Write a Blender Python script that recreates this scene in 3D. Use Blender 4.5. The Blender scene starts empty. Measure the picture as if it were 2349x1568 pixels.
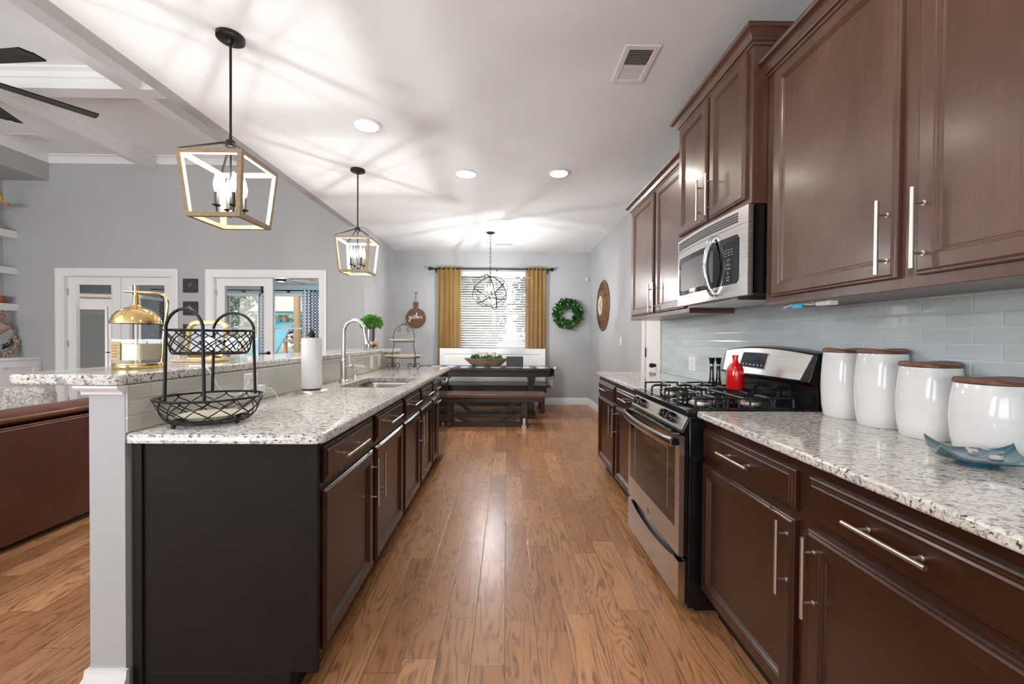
import bpy, bmesh, math, random
from mathutils import Vector, Matrix
random.seed(7)
PI = math.pi
C = bpy.context.scene.collection
S = bpy.context.scene

# ------------------------------------------------------------------ camera
FPX = 930.0
H = 1.235
yaw, pit, roll = 11.5 / FPX, -11 / FPX, 0.0069
fw = Vector((math.sin(yaw) * math.cos(pit), math.cos(yaw) * math.cos(pit), math.sin(pit)))
r0 = Vector((math.cos(yaw), -math.sin(yaw), 0)); u0 = r0.cross(fw)
rt = math.cos(roll) * r0 + math.sin(roll) * u0
up = -math.sin(roll) * r0 + math.cos(roll) * u0
cd = bpy.data.cameras.new('camera'); cam = bpy.data.objects.new('camera', cd); C.objects.link(cam)
cd.sensor_fit = 'HORIZONTAL'; cd.sensor_width = 36.0; cd.lens = 36.0 * FPX / 2349.0
cd.clip_start = 0.05; cd.clip_end = 200
cam.matrix_world = Matrix(((rt.x, up.x, -fw.x, 0), (rt.y, up.y, -fw.y, 0), (rt.z, up.z, -fw.z, H), (0, 0, 0, 1)))
S.camera = cam

# ------------------------------------------------------------------ colour management, world, rear fill lights
S.view_settings.view_transform = 'Standard'; S.view_settings.look = 'None'
S.view_settings.gamma = 1; S.view_settings.use_curve_mapping = False
S.view_settings.exposure = 1.03
S.cycles.use_denoising = True
S.cycles.max_bounces = 8; S.cycles.diffuse_bounces = 4; S.cycles.glossy_bounces = 4
S.cycles.transmission_bounces = 6; S.cycles.transparent_max_bounces = 12
S.cycles.sample_clamp_indirect = 6.0
S.cycles.caustics_reflective = False; S.cycles.caustics_refractive = False
W = bpy.data.worlds.new('world'); S.world = W; W.use_nodes = True
wn_ = W.node_tree.nodes; wl_ = W.node_tree.links
bgn = wn_['Background']
sky = wn_.new('ShaderNodeTexSky'); sky.sky_type = 'NISHITA'; sky.sun_disc = False
sky.sun_elevation = math.radians(38); sky.sun_rotation = math.radians(200)
hs = wn_.new('ShaderNodeHueSaturation'); hs.inputs['Saturation'].default_value = 0.35
wl_.new(sky.outputs[0], hs.inputs['Color']); wl_.new(hs.outputs[0], bgn.inputs[0])
bgn.inputs[1].default_value = 0.26


def area(name, loc, size, power, rot, col=(1, 1, 1), sy=None):
    l = bpy.data.lights.new(name, 'AREA'); l.energy = power; l.size = size; l.color = col
    if sy: l.shape = 'RECTANGLE'; l.size_y = sy
    o = bpy.data.objects.new(name, l); C.objects.link(o); o.location = loc; o.rotation_euler = rot
    return o

# added fill lights behind the camera, tilted up to brighten both ceilings
area('rear_fill_kitchen', (-0.1, -2.85, 1.45), 2.6, 42, (PI / 2 + .85, 0, 0), (0.95, 0.98, 1.0), 1.9)
area('rear_fill_living', (-4.6, -2.85, 1.9), 3.6, 230, (PI / 2 + .80, 0, 0), (0.95, 0.98, 1.0), 2.8)

# ------------------------------------------------------------------ helpers: tagging
LOC = {}


def tag(o, label=None, cat=None, group=None, kind=None):
    if label: o['label'] = label
    if cat: o['category'] = cat
    if group: o['group'] = group
    if kind: o['kind'] = kind
    return o


def thing(name, label, cat, loc=(0, 0, 0), group=None):
    o = bpy.data.objects.new(name, None); C.objects.link(o); o.location = loc
    o.empty_display_size = 0.05
    LOC[o] = Vector(loc)
    return tag(o, label, cat, group)


def dup(root, loc=None, rotz=None, label=None, group=None):
    r = root.copy(); C.objects.link(r)
    if loc: r.location = loc
    if rotz is not None: r.rotation_euler = (0, 0, rotz)
    if label: r['label'] = label
    if group: r['group'] = group
    for ch in list(root.children):
        c = ch.copy(); C.objects.link(c); c.parent = r
        for g in list(ch.children):
            d = g.copy(); C.objects.link(d); d.parent = c
    return r


def V(*a):
    return Vector(a)


def frame(o, u, v, n):
    return Matrix(((u[0], v[0], n[0], o[0]), (u[1], v[1], n[1], o[1]), (u[2], v[2], n[2], o[2]), (0, 0, 0, 1)))


class MB:
    """collects shapes and links them as ONE mesh object"""
    def __init__(s): s.v = []; s.f = []; s.m = []

    def add(s, vs, fs, mi=0, M=None):
        b = len(s.v)
        s.v += [(M @ Vector(p)) if M is not None else Vector(p) for p in vs]
        s.f += [tuple(i + b for i in f) for f in fs]; s.m += [mi] * len(fs)
        return s

    def box(s, a, b, mi=0, M=None):
        x0, x1 = sorted((a[0], b[0])); y0, y1 = sorted((a[1], b[1])); z0, z1 = sorted((a[2], b[2]))
        vs = [(x0, y0, z0), (x1, y0, z0), (x1, y1, z0), (x0, y1, z0), (x0, y0, z1), (x1, y0, z1), (x1, y1, z1), (x0, y1, z1)]
        return s.add(vs, [(0, 3, 2, 1), (4, 5, 6, 7), (0, 1, 5, 4), (1, 2, 6, 5), (2, 3, 7, 6), (3, 0, 4, 7)], mi, M)

    def cyl(s, p0, p1, ra, rb=None, n=16, mi=0, cap=True, M=None):
        if rb is None: rb = ra
        p0, p1 = Vector(p0), Vector(p1); d = (p1 - p0).normalized()
        a = d.orthogonal().normalized(); b = d.cross(a)
        vs = []
        for p, r in ((p0, ra), (p1, rb)):
            for i in range(n):
                t = 2 * PI * i / n; vs.append(p + (a * math.cos(t) + b * math.sin(t)) * r)
        fs = [(i, (i + 1) % n, n + (i + 1) % n, n + i) for i in range(n)]
        if cap: fs += [tuple(range(n - 1, -1, -1)), tuple(range(n, 2 * n))]
        return s.add(vs, fs, mi, M)

    def tube(s, pts, r, n=8, closed=False, mi=0, M=None, sq=1.0):
        pts = [Vector(p) for p in pts]; L = len(pts)
        rs = r if isinstance(r, (list, tuple)) else [r] * L
        vs = []; prev = None
        for i, p in enumerate(pts):
            if closed: d = pts[(i + 1) % L] - pts[i - 1]
            else: d = pts[min(i + 1, L - 1)] - pts[max(i - 1, 0)]
            if d.length < 1e-9: d = Vector((0, 0, 1))
            d.normalize()
            if prev is None:
                prev = Vector((0, 0, 1)).cross(d)
                if prev.length < 0.1: prev = d.orthogonal()
            a = prev - d * prev.dot(d)
            if a.length < 1e-6: a = d.orthogonal()
            a.normalize(); prev = a; b = d.cross(a)
            for k in range(n):
                t = 2 * PI * k / n
                vs.append(p + (a * math.cos(t) + b * math.sin(t) * sq) * rs[i])
        fs = []
        for i in range(L if closed else L - 1):
            j = (i + 1) % L
            for k in range(n):
                k2 = (k + 1) % n
                fs.append((i * n + k, i * n + k2, j * n + k2, j * n + k))
        if not closed: fs += [tuple(range(n - 1, -1, -1)), tuple(range((L - 1) * n, L * n))]
        return s.add(vs, fs, mi, M)

    def lathe(s, prof, c=(0, 0, 0), n=24, mi=0, M=None, sx=1, sy=1):
        vs = []; fs = []
        for (r, z) in prof:
            for i in range(n):
                t = 2 * PI * i / n; vs.append((c[0] + r * sx * math.cos(t), c[1] + r * sy * math.sin(t), c[2] + z))
        for j in range(len(prof) - 1):
            for i in range(n):
                i2 = (i + 1) % n; fs.append((j * n + i, j * n + i2, (j + 1) * n + i2, (j + 1) * n + i))
        if prof[0][0] > 1e-5: fs.append(tuple(range(n - 1, -1, -1)))
        if prof[-1][0] > 1e-5: fs.append(tuple(range((len(prof) - 1) * n, len(prof) * n)))
        return s.add(vs, fs, mi, M)

    def ball(s, c, r, n=12, mi=0, sz=1.0):
        k = max(4, n // 2)
        return s.lathe([(max(1e-6, r * math.sin(PI * j / k)), -r * sz * math.cos(PI * j / k)) for j in range(k + 1)], c, n, mi)

    def prism(s, poly, a, b, axis='z', mi=0, M=None):
        n = len(poly)
        def mk(p, t):
            return {'z': (p[0], p[1], t), 'y': (p[0], t, p[1]), 'x': (t, p[0], p[1])}[axis]
        vs = [mk(p, a) for p in poly] + [mk(p, b) for p in poly]
        fs = [tuple(range(n))[::-1], tuple(range(n, 2 * n))] + [(i, (i + 1) % n, n + (i + 1) % n, n + i) for i in range(n)]
        return s.add(vs, fs, mi, M)

    def panel(s, M, w, h, prof, mi=0, mc=None):
        """stack of inset rectangles (inset, height) ending in a flat centre"""
        vs = []; fs = []
        for (i, z) in prof: vs += [(i, i, z), (w - i, i, z), (w - i, h - i, z), (i, h - i, z)]
        fs.append((3, 2, 1, 0))
        for k in range(len(prof) - 1):
            a = 4 * k
            for q in range(4): fs.append((a + q, a + (q + 1) % 4, a + 4 + (q + 1) % 4, a + 4 + q))
        a = 4 * (len(prof) - 1)
        s.add(vs, fs, mi, M)
        b = len(s.v) - len(vs)
        s.f.append((b + a, b + a + 1, b + a + 2, b + a + 3)); s.m.append(mi if mc is None else mc)
        return s

    def sweep(s, path, prof, closed=False, mi=0, cap=True):
        """horizontal path of (x, y); profile (out, z) with out to the right of the path, mitred"""
        path = [Vector((p[0], p[1])) for p in path]; L = len(path); rows = []
        for i in range(L):
            if closed or 0 < i < L - 1:
                d0 = (path[i] - path[i - 1]).normalized(); d1 = (path[(i + 1) % L] - path[i]).normalized()
            elif i == 0: d0 = d1 = (path[1] - path[0]).normalized()
            else: d0 = d1 = (path[-1] - path[-2]).normalized()
            n0 = Vector((d0.y, -d0.x)); n1 = Vector((d1.y, -d1.x)); m = (n0 + n1)
            m = m / max(0.2, m.length_squared / 2)
            rows.append([(path[i].x + m.x * o, path[i].y + m.y * o, z) for (o, z) in prof])
        n = len(prof); vs = [p for r in rows for p in r]; fs = []
        for i in range(L if closed else L - 1):
            j = (i + 1) % L
            for k in range(n):
                k2 = (k + 1) % n; fs.append((i * n + k, i * n + k2, j * n + k2, j * n + k))
        if cap and not closed: fs += [tuple(range(n))[::-1], tuple(range((L - 1) * n, L * n))]
        return s.add(vs, fs, mi)

    def build(s, name, mats, parent=None, bev=0, seg=2, sharp=38, loc=None, solid=0):
        me = bpy.data.meshes.new(name)
        off = Vector((0, 0, 0))
        if parent is not None:
            p = parent
            while p.parent is not None: p = p.parent
            off = LOC.get(p, Vector((0, 0, 0)))
        elif loc is not None: off = Vector(loc)
        me.from_pydata([tuple(p - off) for p in s.v], [], s.f)
        if not isinstance(mats, (list, tuple)): mats = [mats]
        for m in mats: me.materials.append(m)
        for p, i in zip(me.polygons, s.m): p.material_index = i; p.use_smooth = True
        bm = bmesh.new(); bm.from_mesh(me); bmesh.ops.recalc_face_normals(bm, faces=bm.faces); bm.to_mesh(me); bm.free()
        me.set_sharp_from_angle(angle=math.radians(sharp))
        o = bpy.data.objects.new(name, me); C.objects.link(o)
        if parent is not None: o.parent = parent
        elif loc is not None: o.location = loc; LOC[o] = Vector(loc)
        if bev:
            b = o.modifiers.new('bevel', 'BEVEL'); b.width = bev; b.segments = seg; b.limit_method = 'ANGLE'; b.angle_limit = math.radians(40)
            b.harden_normals = False
        if solid:
            m = o.modifiers.new('solid', 'SOLIDIFY'); m.thickness = solid; m.offset = 0
        return o


def bx(a, b): return MB().box(a, b)


def struct(name, mb, m, label=None, bev=0, parent=None):
    o = mb.build(name, m, parent, bev=bev)
    o['kind'] = 'structure'
    if label and parent is None: o['label'] = label
    return o


def arc(cx, cy, r, a0, a1, n):
    return [(cx + r * math.cos(math.radians(a0 + (a1 - a0) * i / n)), cy + r * math.sin(math.radians(a0 + (a1 - a0) * i / n))) for i in range(n + 1)]


def rrect(x0, y0, x1, y1, r, n=6):
    return arc(x1 - r, y1 - r, r, 0, 90, n) + arc(x0 + r, y1 - r, r, 90, 180, n) + arc(x0 + r, y0 + r, r, 180, 270, n) + arc(x1 - r, y0 + r, r, 270, 360, n)


def spline(pts, n=8, closed=False):
    """Catmull-Rom through points"""
    P = [Vector(p) for p in pts]; L = len(P); out = []
    rng = range(L) if closed else range(L - 1)
    for i in rng:
        if closed: a, b, c, d = P[i - 1], P[i], P[(i + 1) % L], P[(i + 2) % L]
        else: a, b, c, d = P[max(i - 1, 0)], P[i], P[i + 1], P[min(i + 2, L - 1)]
        for k in range(n):
            t = k / n
            out.append(0.5 * ((2 * b) + (c - a) * t + (2 * a - 5 * b + 4 * c - d) * t * t + (3 * b - a - 3 * c + d) * t ** 3))
    if not closed: out.append(P[-1])
    return out


def text(name, body, size, M, m, parent, ext=0.0006, align='CENTER', sx=1.0):
    cu = bpy.data.curves.new(name, 'FONT'); cu.body = body; cu.size = size; cu.extrude = ext
    cu.align_x = align; cu.align_y = 'CENTER'
    cu.materials.append(m)
    tmp = bpy.data.objects.new('lettering_source', cu); C.objects.link(tmp)
    bpy.context.view_layer.update()
    me = bpy.data.meshes.new_from_object(tmp.evaluated_get(bpy.context.evaluated_depsgraph_get()))
    bpy.data.objects.remove(tmp)
    o = bpy.data.objects.new(name, me); C.objects.link(o)
    p = parent
    while p.parent is not None: p = p.parent
    o.parent = parent
    o.matrix_local = Matrix.Translation(-LOC.get(p, Vector((0, 0, 0)))) @ M @ Matrix.Diagonal((sx, 1, 1, 1))
    return o

# ------------------------------------------------------------------ materials


class G:
    def __init__(s, name, rough=0.5, metal=0.0, col=(0.8, 0.8, 0.8), spec=0.5, coat=0, coat_r=0.1):
        s.mat = bpy.data.materials.new(name); s.mat.use_nodes = True
        s.t = s.mat.node_tree; s.b = s.t.nodes['Principled BSDF']
        s.b.inputs['Roughness'].default_value = rough; s.b.inputs['Metallic'].default_value = metal
        s.b.inputs['Base Color'].default_value = (*col, 1); s.b.inputs['Specular IOR Level'].default_value = spec
        s.b.inputs['Coat Weight'].default_value = coat; s.b.inputs['Coat Roughness'].default_value = coat_r

    def n(s, typ, **kw):
        nd = s.t.nodes.new('ShaderNode' + typ)
        for k, v in kw.items():
            if k[0] == '_': setattr(nd, k[1:], v)
            else: s.put(nd.inputs[k.replace('__', ' ')], v)
        return nd

    def put(s, inp, v):
        if isinstance(v, bpy.types.NodeSocket): s.t.links.new(v, inp)
        elif isinstance(v, bpy.types.Node): s.t.links.new(v.outputs[0], inp)
        elif isinstance(v, tuple) and len(v) == 3 and inp.type == 'RGBA': inp.default_value = (*v, 1)
        else: inp.default_value = v

    def m(s, op, a, b=0.0, c=0.0, clamp=False):
        nd = s.t.nodes.new('ShaderNodeMath'); nd.operation = op; nd.use_clamp = clamp
        s.put(nd.inputs[0], a); s.put(nd.inputs[1], b); s.put(nd.inputs[2], c)
        return nd.outputs[0]

    def vec(s, x, y, z):
        nd = s.t.nodes.new('ShaderNodeCombineXYZ')
        for i, q in enumerate((x, y, z)): s.put(nd.inputs[i], q)
        return nd.outputs[0]

    def co(s, kind='Object'):
        nd = s.t.nodes.new('ShaderNodeTexCoord'); return nd.outputs[kind]

    def xyz(s, v=None):
        nd = s.t.nodes.new('ShaderNodeSeparateXYZ'); s.t.links.new(v if v is not None else s.co(), nd.inputs[0]); return nd.outputs

    def map(s, v, sc=(1, 1, 1), loc=(0, 0, 0), rot=(0, 0, 0)):
        nd = s.t.nodes.new('ShaderNodeMapping'); s.t.links.new(v, nd.inputs[0])
        nd.inputs['Scale'].default_value = sc; nd.inputs['Location'].default_value = loc; nd.inputs['Rotation'].default_value = rot
        return nd.outputs[0]

    def noise(s, v, scale=5, detail=3, rough=0.5, dist=0.0):
        nd = s.t.nodes.new('ShaderNodeTexNoise'); s.t.links.new(v, nd.inputs['Vector'])
        nd.inputs['Scale'].default_value = scale; nd.inputs['Detail'].default_value = detail
        nd.inputs['Roughness'].default_value = rough; nd.inputs['Distortion'].default_value = dist
        return nd.outputs[0]

    def ramp(s, f, stops, interp='LINEAR'):
        nd = s.t.nodes.new('ShaderNodeValToRGB'); s.put(nd.inputs[0], f); r = nd.color_ramp; r.interpolation = interp
        while len(r.elements) > 1: r.elements.remove(r.elements[-1])
        r.elements[0].position = stops[0][0]; r.elements[0].color = (*stops[0][1], 1)
        for p, c in stops[1:]:
            e = r.elements.new(p); e.color = (*c, 1)
        return nd.outputs[0]

    def mix(s, f, a, b, mode='MIX'):
        nd = s.t.nodes.new('ShaderNodeMix'); nd.data_type = 'RGBA'; nd.blend_type = mode
        s.put(nd.inputs[0], f); s.put(nd.inputs[6], a); s.put(nd.inputs[7], b)
        return nd.outputs[2]

    def color(s, c): s.put(s.b.inputs['Base Color'], c); return s

    def bump(s, h, strength=0.3, dist=0.002):
        nd = s.t.nodes.new('ShaderNodeBump'); s.put(nd.inputs['Height'], h)
        nd.inputs['Strength'].default_value = strength; nd.inputs['Distance'].default_value = dist
        s.t.links.new(nd.outputs[0], s.b.inputs['Normal']); return s


def pm(name, col, rough=0.5, metal=0.0, spec=0.5, coat=0, var=0.0, vs=30, bump=0.0):
    g = G(name, rough, metal, col, spec, coat)
    if var or bump:
        nz = g.noise(g.co(), vs, 3)
        if var:
            a = tuple(max(0, c * (1 - var)) for c in col); b = tuple(min(1, c * (1 + var)) for c in col)
            g.color(g.ramp(nz, [(0.3, a), (0.7, b)]))
        if bump: g.bump(nz, bump, 0.002)
    return g.mat


def emis(name, col, st):
    g = G(name, 0.5, 0, col)
    g.b.inputs['Emission Color'].default_value = (*col, 1); g.b.inputs['Emission Strength'].default_value = st
    return g.mat


def bulb_mat():
    m = bpy.data.materials.new('lit_bulb'); m.use_nodes = True; t = m.node_tree; t.nodes.clear()
    o = t.nodes.new('ShaderNodeOutputMaterial'); mx = t.nodes.new('ShaderNodeMixShader')
    tr = t.nodes.new('ShaderNodeBsdfTransparent'); e = t.nodes.new('ShaderNodeEmission')
    e.inputs[0].default_value = (1.0, 0.95, 0.88, 1); e.inputs[1].default_value = 30.0; mx.inputs[0].default_value = 0.4
    t.links.new(tr.outputs[0], mx.inputs[1]); t.links.new(e.outputs[0], mx.inputs[2]); t.links.new(mx.outputs[0], o.inputs[0])
    return m


def floor_mat():
    g = G('oak_floor', 0.27, spec=0.5)
    X = g.xyz(); x, y = X[0], X[1]
    w = 0.13
    xr = g.m('DIVIDE', x, w); row = g.m('FLOOR', xr)
    wr = g.n('TexWhiteNoise', _noise_dimensions='1D'); g.put(wr.inputs['W'], row)
    L = g.m('MULTIPLY_ADD', wr.outputs[0], 0.5, 0.62)
    yy = g.m('ADD', g.m('DIVIDE', y, L), g.m('MULTIPLY', wr.outputs[0], 17.3))
    idn = g.m('FLOOR', yy)
    wn = g.n('TexWhiteNoise', _noise_dimensions='2D'); g.put(wn.inputs['Vector'], g.vec(row, idn, 0))
    rv = wn.outputs[0]
    fx = g.m('FRACT', xr); fy = g.m('FRACT', yy)
    ex = g.m('MULTIPLY', g.m('MINIMUM', fx, g.m('SUBTRACT', 1, fx)), w)
    ey = g.m('MULTIPLY', g.m('MINIMUM', fy, g.m('SUBTRACT', 1, fy)), L)
    edge = g.m('MINIMUM', ex, ey)
    seam = g.m('SUBTRACT', 1, g.m('DIVIDE', edge, 0.0024), clamp=True)
    gv = g.vec(g.m('MULTIPLY_ADD', rv, 31.0, x), g.m('MULTIPLY_ADD', rv, 57.0, y), g.m('MULTIPLY', rv, 9.0))
    n1 = g.noise(g.map(gv, (7.5, 1.25, 1)), 1.0, 2, 0.45, 0.35)
    bands = g.m('FRACT', g.m('MULTIPLY', n1, 15.0))
    tri = g.m('ABSOLUTE', g.m('SUBTRACT', bands, 0.5))
    ring = g.ramp(tri, [(0.0, (1, 1, 1)), (0.10, (0.85, 0.85, 0.85)), (0.24, (0, 0, 0))])
    brk = g.noise(g.map(gv, (60, 9, 1)), 1.0, 3, 0.6)
    ringm = g.m('MULTIPLY', ring, g.ramp(brk, [(0.35, (0.1, 0.1, 0.1)), (0.6, (1, 1, 1))]))
    fine = g.noise(g.map(gv, (170, 6, 1)), 1.0, 4, 0.65)
    med = g.noise(g.map(gv, (14, 1.6, 1)), 1.0, 3, 0.5)
    base = g.ramp(rv, [(0.0, (0.38, 0.170, 0.072)), (0.35, (0.47, 0.225, 0.100)), (0.7, (0.55, 0.275, 0.130)), (1.0, (0.64, 0.335, 0.155))])
    c = g.mix(g.m('MULTIPLY', g.ramp(med, [(0.35, (0, 0, 0)), (0.75, (1, 1, 1))]), 0.38), base, (0.30, 0.14, 0.064))
    c = g.mix(g.m('MULTIPLY', g.ramp(fine, [(0.45, (0, 0, 0)), (0.7, (1, 1, 1))]), 0.32), c, (0.15, 0.065, 0.03))
    c = g.mix(g.m('MULTIPLY', ringm, 0.78), c, (0.15, 0.062, 0.026))
    c = g.mix(g.m('MULTIPLY', seam, 0.85), c, (0.06, 0.022, 0.009))
    g.color(c)
    h = g.m('SUBTRACT', g.m('MULTIPLY', fine, 0.25), g.m('ADD', g.m('MULTIPLY', seam, 1.3), g.m('MULTIPLY', ringm, 0.25)))
    g.bump(h, 0.22, 0.0015)
    g.put(g.b.inputs['Roughness'], g.m('MULTIPLY_ADD', fine, 0.18, 0.20))
    return g.mat


def granite_mat():
    g = G('granite', 0.09, spec=0.5)
    v = g.co()
    wv = g.noise(g.map(v, (5, 5, 5)), 1.0, 2)
    vv = g.map(v, (1, 1, 1), (0, 0, 0), (0, 0, 0.25))
    w1 = g.map(vv, (36, 68, 68))
    big = g.noise(g.map(v, (9, 16, 16)), 1.0, 3, 0.55)
    n1 = g.noise(w1, 1.0, 3, 0.60, 0.7)
    n2 = g.noise(g.map(vv, (72, 128, 128), (3, 7, 1)), 1.0, 2, 0.6, 0.6)
    n3 = g.noise(g.map(v, (90, 150, 150), (9, 2, 5)), 1.0, 3, 0.5)
    c = g.ramp(n3, [(0.3, (0.54, 0.51, 0.45)), (0.5, (0.69, 0.67, 0.63)), (0.7, (0.80, 0.79, 0.77))])
    c = g.mix(g.ramp(big, [(0.45, (0, 0, 0)), (0.75, (0.35, 0.35, 0.35))]), c, (0.50, 0.42, 0.31))
    c = g.mix(g.ramp(n1, [(0.535, (0, 0, 0)), (0.61, (0.85, 0.85, 0.85))]), c, (0.25, 0.25, 0.275))
    c = g.mix(g.ramp(n2, [(0.585, (0, 0, 0)), (0.64, (0.95, 0.95, 0.95))]), c, (0.050, 0.048, 0.055))
    g.color(c)
    return g.mat


def espresso_mat(name, a, b, rough=0.3):
    g = G(name, rough, spec=0.5, coat=0.25, coat_r=0.18)
    v = g.co()
    n1 = g.noise(g.map(v, (3.2, 3.2, 2.2)), 1.0, 4, 0.6, 0.6)
    n2 = g.noise(g.map(v, (90, 90, 4)), 1.0, 3, 0.6)
    c = g.ramp(n1, [(0.3, a), (0.72, b)])
    c = g.mix(g.m('MULTIPLY', g.ramp(n2, [(0.4, (0, 0, 0)), (0.7, (1, 1, 1))]), 0.28), c, tuple(q * 0.55 for q in a))
    g.color(c)
    g.put(g.b.inputs['Roughness'], g.m('MULTIPLY_ADD', n1, 0.12, rough - 0.05))
    return g.mat


def wood_mat(name, a, b, rough=0.45, axis=(1, 12, 12), ring=6.0, coat=0.0):
    g = G(name, rough, coat=coat)
    v = g.map(g.co(), axis)
    n1 = g.noise(v, 1.3, 3, 0.55, 0.5)
    fr = g.m('FRACT', g.m('MULTIPLY', n1, ring))
    tri = g.m('MULTIPLY', g.m('ABSOLUTE', g.m('SUBTRACT', fr, 0.5)), 2.0)
    n2 = g.noise(g.map(g.co(), tuple(q * 9 for q in axis)), 1.0, 3, 0.6)
    c = g.mix(tri, a, b)
    c = g.mix(g.m('MULTIPLY', n2, 0.5), c, tuple(q * 0.5 for q in a))
    g.color(c); g.bump(n2, 0.15, 0.001)
    return g.mat


def steel_mat(name='brushed_steel', axis=(2, 2, 240), rough=0.24, col=(0.60, 0.59, 0.57)):
    g = G(name, rough, 1.0, col)
    n = g.noise(g.map(g.co(), axis), 1.0, 3, 0.5)
    g.put(g.b.inputs['Roughness'], g.m('MULTIPLY_ADD', n, 0.14, rough - 0.07))
    g.color(g.ramp(n, [(0.3, tuple(q * 0.88 for q in col)), (0.7, tuple(min(1, q * 1.08) for q in col))]))
    return g.mat


def tile_mat(name, body, grout, along='y', z0=0.914, rough=0.07):
    g = G(name, rough, spec=0.55, coat=0.3)
    X = g.xyz(); u = X[1] if along == 'y' else X[0]; z = X[2]
    hh, ww = 0.0515, 0.158
    zr = g.m('DIVIDE', g.m('SUBTRACT', z, z0), hh); r = g.m('FLOOR', zr)
    ur = g.m('ADD', g.m('DIVIDE', u, ww), g.m('MULTIPLY', g.m('MODULO', r, 2.0), 0.5)); k = g.m('FLOOR', ur)
    fu = g.m('FRACT', ur); fz = g.m('FRACT', zr)
    eu = g.m('MULTIPLY', g.m('MINIMUM', fu, g.m('SUBTRACT', 1, fu)), ww)
    ez = g.m('MULTIPLY', g.m('MINIMUM', fz, g.m('SUBTRACT', 1, fz)), hh)
    e = g.m('MINIMUM', eu, ez)
    gr = g.m('SUBTRACT', 1, g.m('DIVIDE', e, 0.0016), clamp=True)
    wn = g.n('TexWhiteNoise', _noise_dimensions='2D'); g.put(wn.inputs['Vector'], g.vec(r, k, 0))
    a = tuple(q * 0.95 for q in body); b = tuple(min(1, q * 1.05) for q in body)
    c = g.mix(wn.outputs[0], a, b)
    c = g.mix(gr, c, grout); g.color(c)
    lift = g.ramp(g.m('DIVIDE', e, 0.005, clamp=True), [(0.0, (0, 0, 0)), (0.3, (0.2, 0.2, 0.2)), (1.0, (1, 1, 1))])
    wav = g.noise(g.map(g.co(), (14, 14, 14)), 1.0, 2, 0.5)
    tilt = g.m('MULTIPLY', g.m('SUBTRACT', wn.outputs[0], 0.5), fu)
    g.bump(g.m('ADD', g.m('ADD', lift, g.m('MULTIPLY', wav, 0.5)), g.m('MULTIPLY', tilt, 0.8)), 0.55, 0.0018)
    g.put(g.b.inputs['Roughness'], g.m('MULTIPLY_ADD', gr, 0.5, rough))
    return g.mat


def glass_mat(name='clear_glass', tint=(1, 1, 1), gl=0.12):
    m = bpy.data.materials.new(name); m.use_nodes = True; t = m.node_tree; t.nodes.clear()
    o = t.nodes.new('ShaderNodeOutputMaterial'); mx = t.nodes.new('ShaderNodeMixShader')
    tr = t.nodes.new('ShaderNodeBsdfTransparent'); gs = t.nodes.new('ShaderNodeBsdfGlossy')
    tr.inputs[0].default_value = (*tint, 1); gs.inputs['Roughness'].default_value = 0.01
    fr = t.nodes.new('ShaderNodeLayerWeight'); fr.inputs[0].default_value = 0.5
    pw = t.nodes.new('ShaderNodeMath'); pw.operation = 'POWER'; pw.inputs[1].default_value = 5
    ma = t.nodes.new('ShaderNodeMath'); ma.operation = 'MULTIPLY_ADD'; ma.inputs[1].default_value = 0.95; ma.inputs[2].default_value = 0.035
    t.links.new(fr.outputs[1], pw.inputs[0]); t.links.new(pw.outputs[0], ma.inputs[0]); t.links.new(ma.outputs[0], mx.inputs[0]); t.links.new(tr.outputs[0], mx.inputs[1]); t.links.new(gs.outputs[0], mx.inputs[2])
    t.links.new(mx.outputs[0], o.inputs[0])
    return m


def cloth_mat(name, a, b=None, trans=0.0, trellis=False, sc=9.0, rough=0.9, weave=True):
    g = G(name, rough, spec=0.2)
    if trellis:
        X = g.xyz(g.co('UV'))
        u = g.m('MULTIPLY', X[0], sc); v = g.m('MULTIPLY', X[1], sc)
        sn = g.m('MULTIPLY', g.m('SINE', g.m('MULTIPLY', v, 2 * PI)), 0.25)
        d1 = g.m('ABSOLUTE', g.m('SUBTRACT', g.m('FRACT', g.m('ADD', u, sn)), 0.5))
        d2 = g.m('ABSOLUTE', g.m('SUBTRACT', g.m('FRACT', g.m('SUBTRACT', u, sn)), 0.5))
        d = g.m('MINIMUM', d1, d2)
        g.color(g.ramp(d, [(0.075, b), (0.10, a)]))
    elif b:
        g.color(g.ramp(g.noise(g.co(), 14, 4, 0.6, 1.5), [(0.42, a), (0.5, b), (0.56, a)]))
    else:
        nz = g.noise(g.map(g.co(), (260, 260, 260)), 1.0, 2)
        g.color(g.ramp(nz, [(0.3, tuple(q * 0.8 for q in a)), (0.7, a)]))
    if trans:
        t = g.t; out = t.nodes['Material Output']
        tl = t.nodes.new('ShaderNodeBsdfTranslucent'); tp = t.nodes.new('ShaderNodeBsdfTransparent')
        tl.inputs[0].default_value = (*a, 1)
        m1 = t.nodes.new('ShaderNodeMixShader'); m1.inputs[0].default_value = 0.35
        m2 = t.nodes.new('ShaderNodeMixShader'); m2.inputs[0].default_value = trans
        t.links.new(g.b.outputs[0], m1.inputs[1]); t.links.new(tl.outputs[0], m1.inputs[2])
        t.links.new(m1.outputs[0], m2.inputs[1]); t.links.new(tp.outputs[0], m2.inputs[2]); t.links.new(m2.outputs[0], out.inputs[0])
    return g.mat


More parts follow.
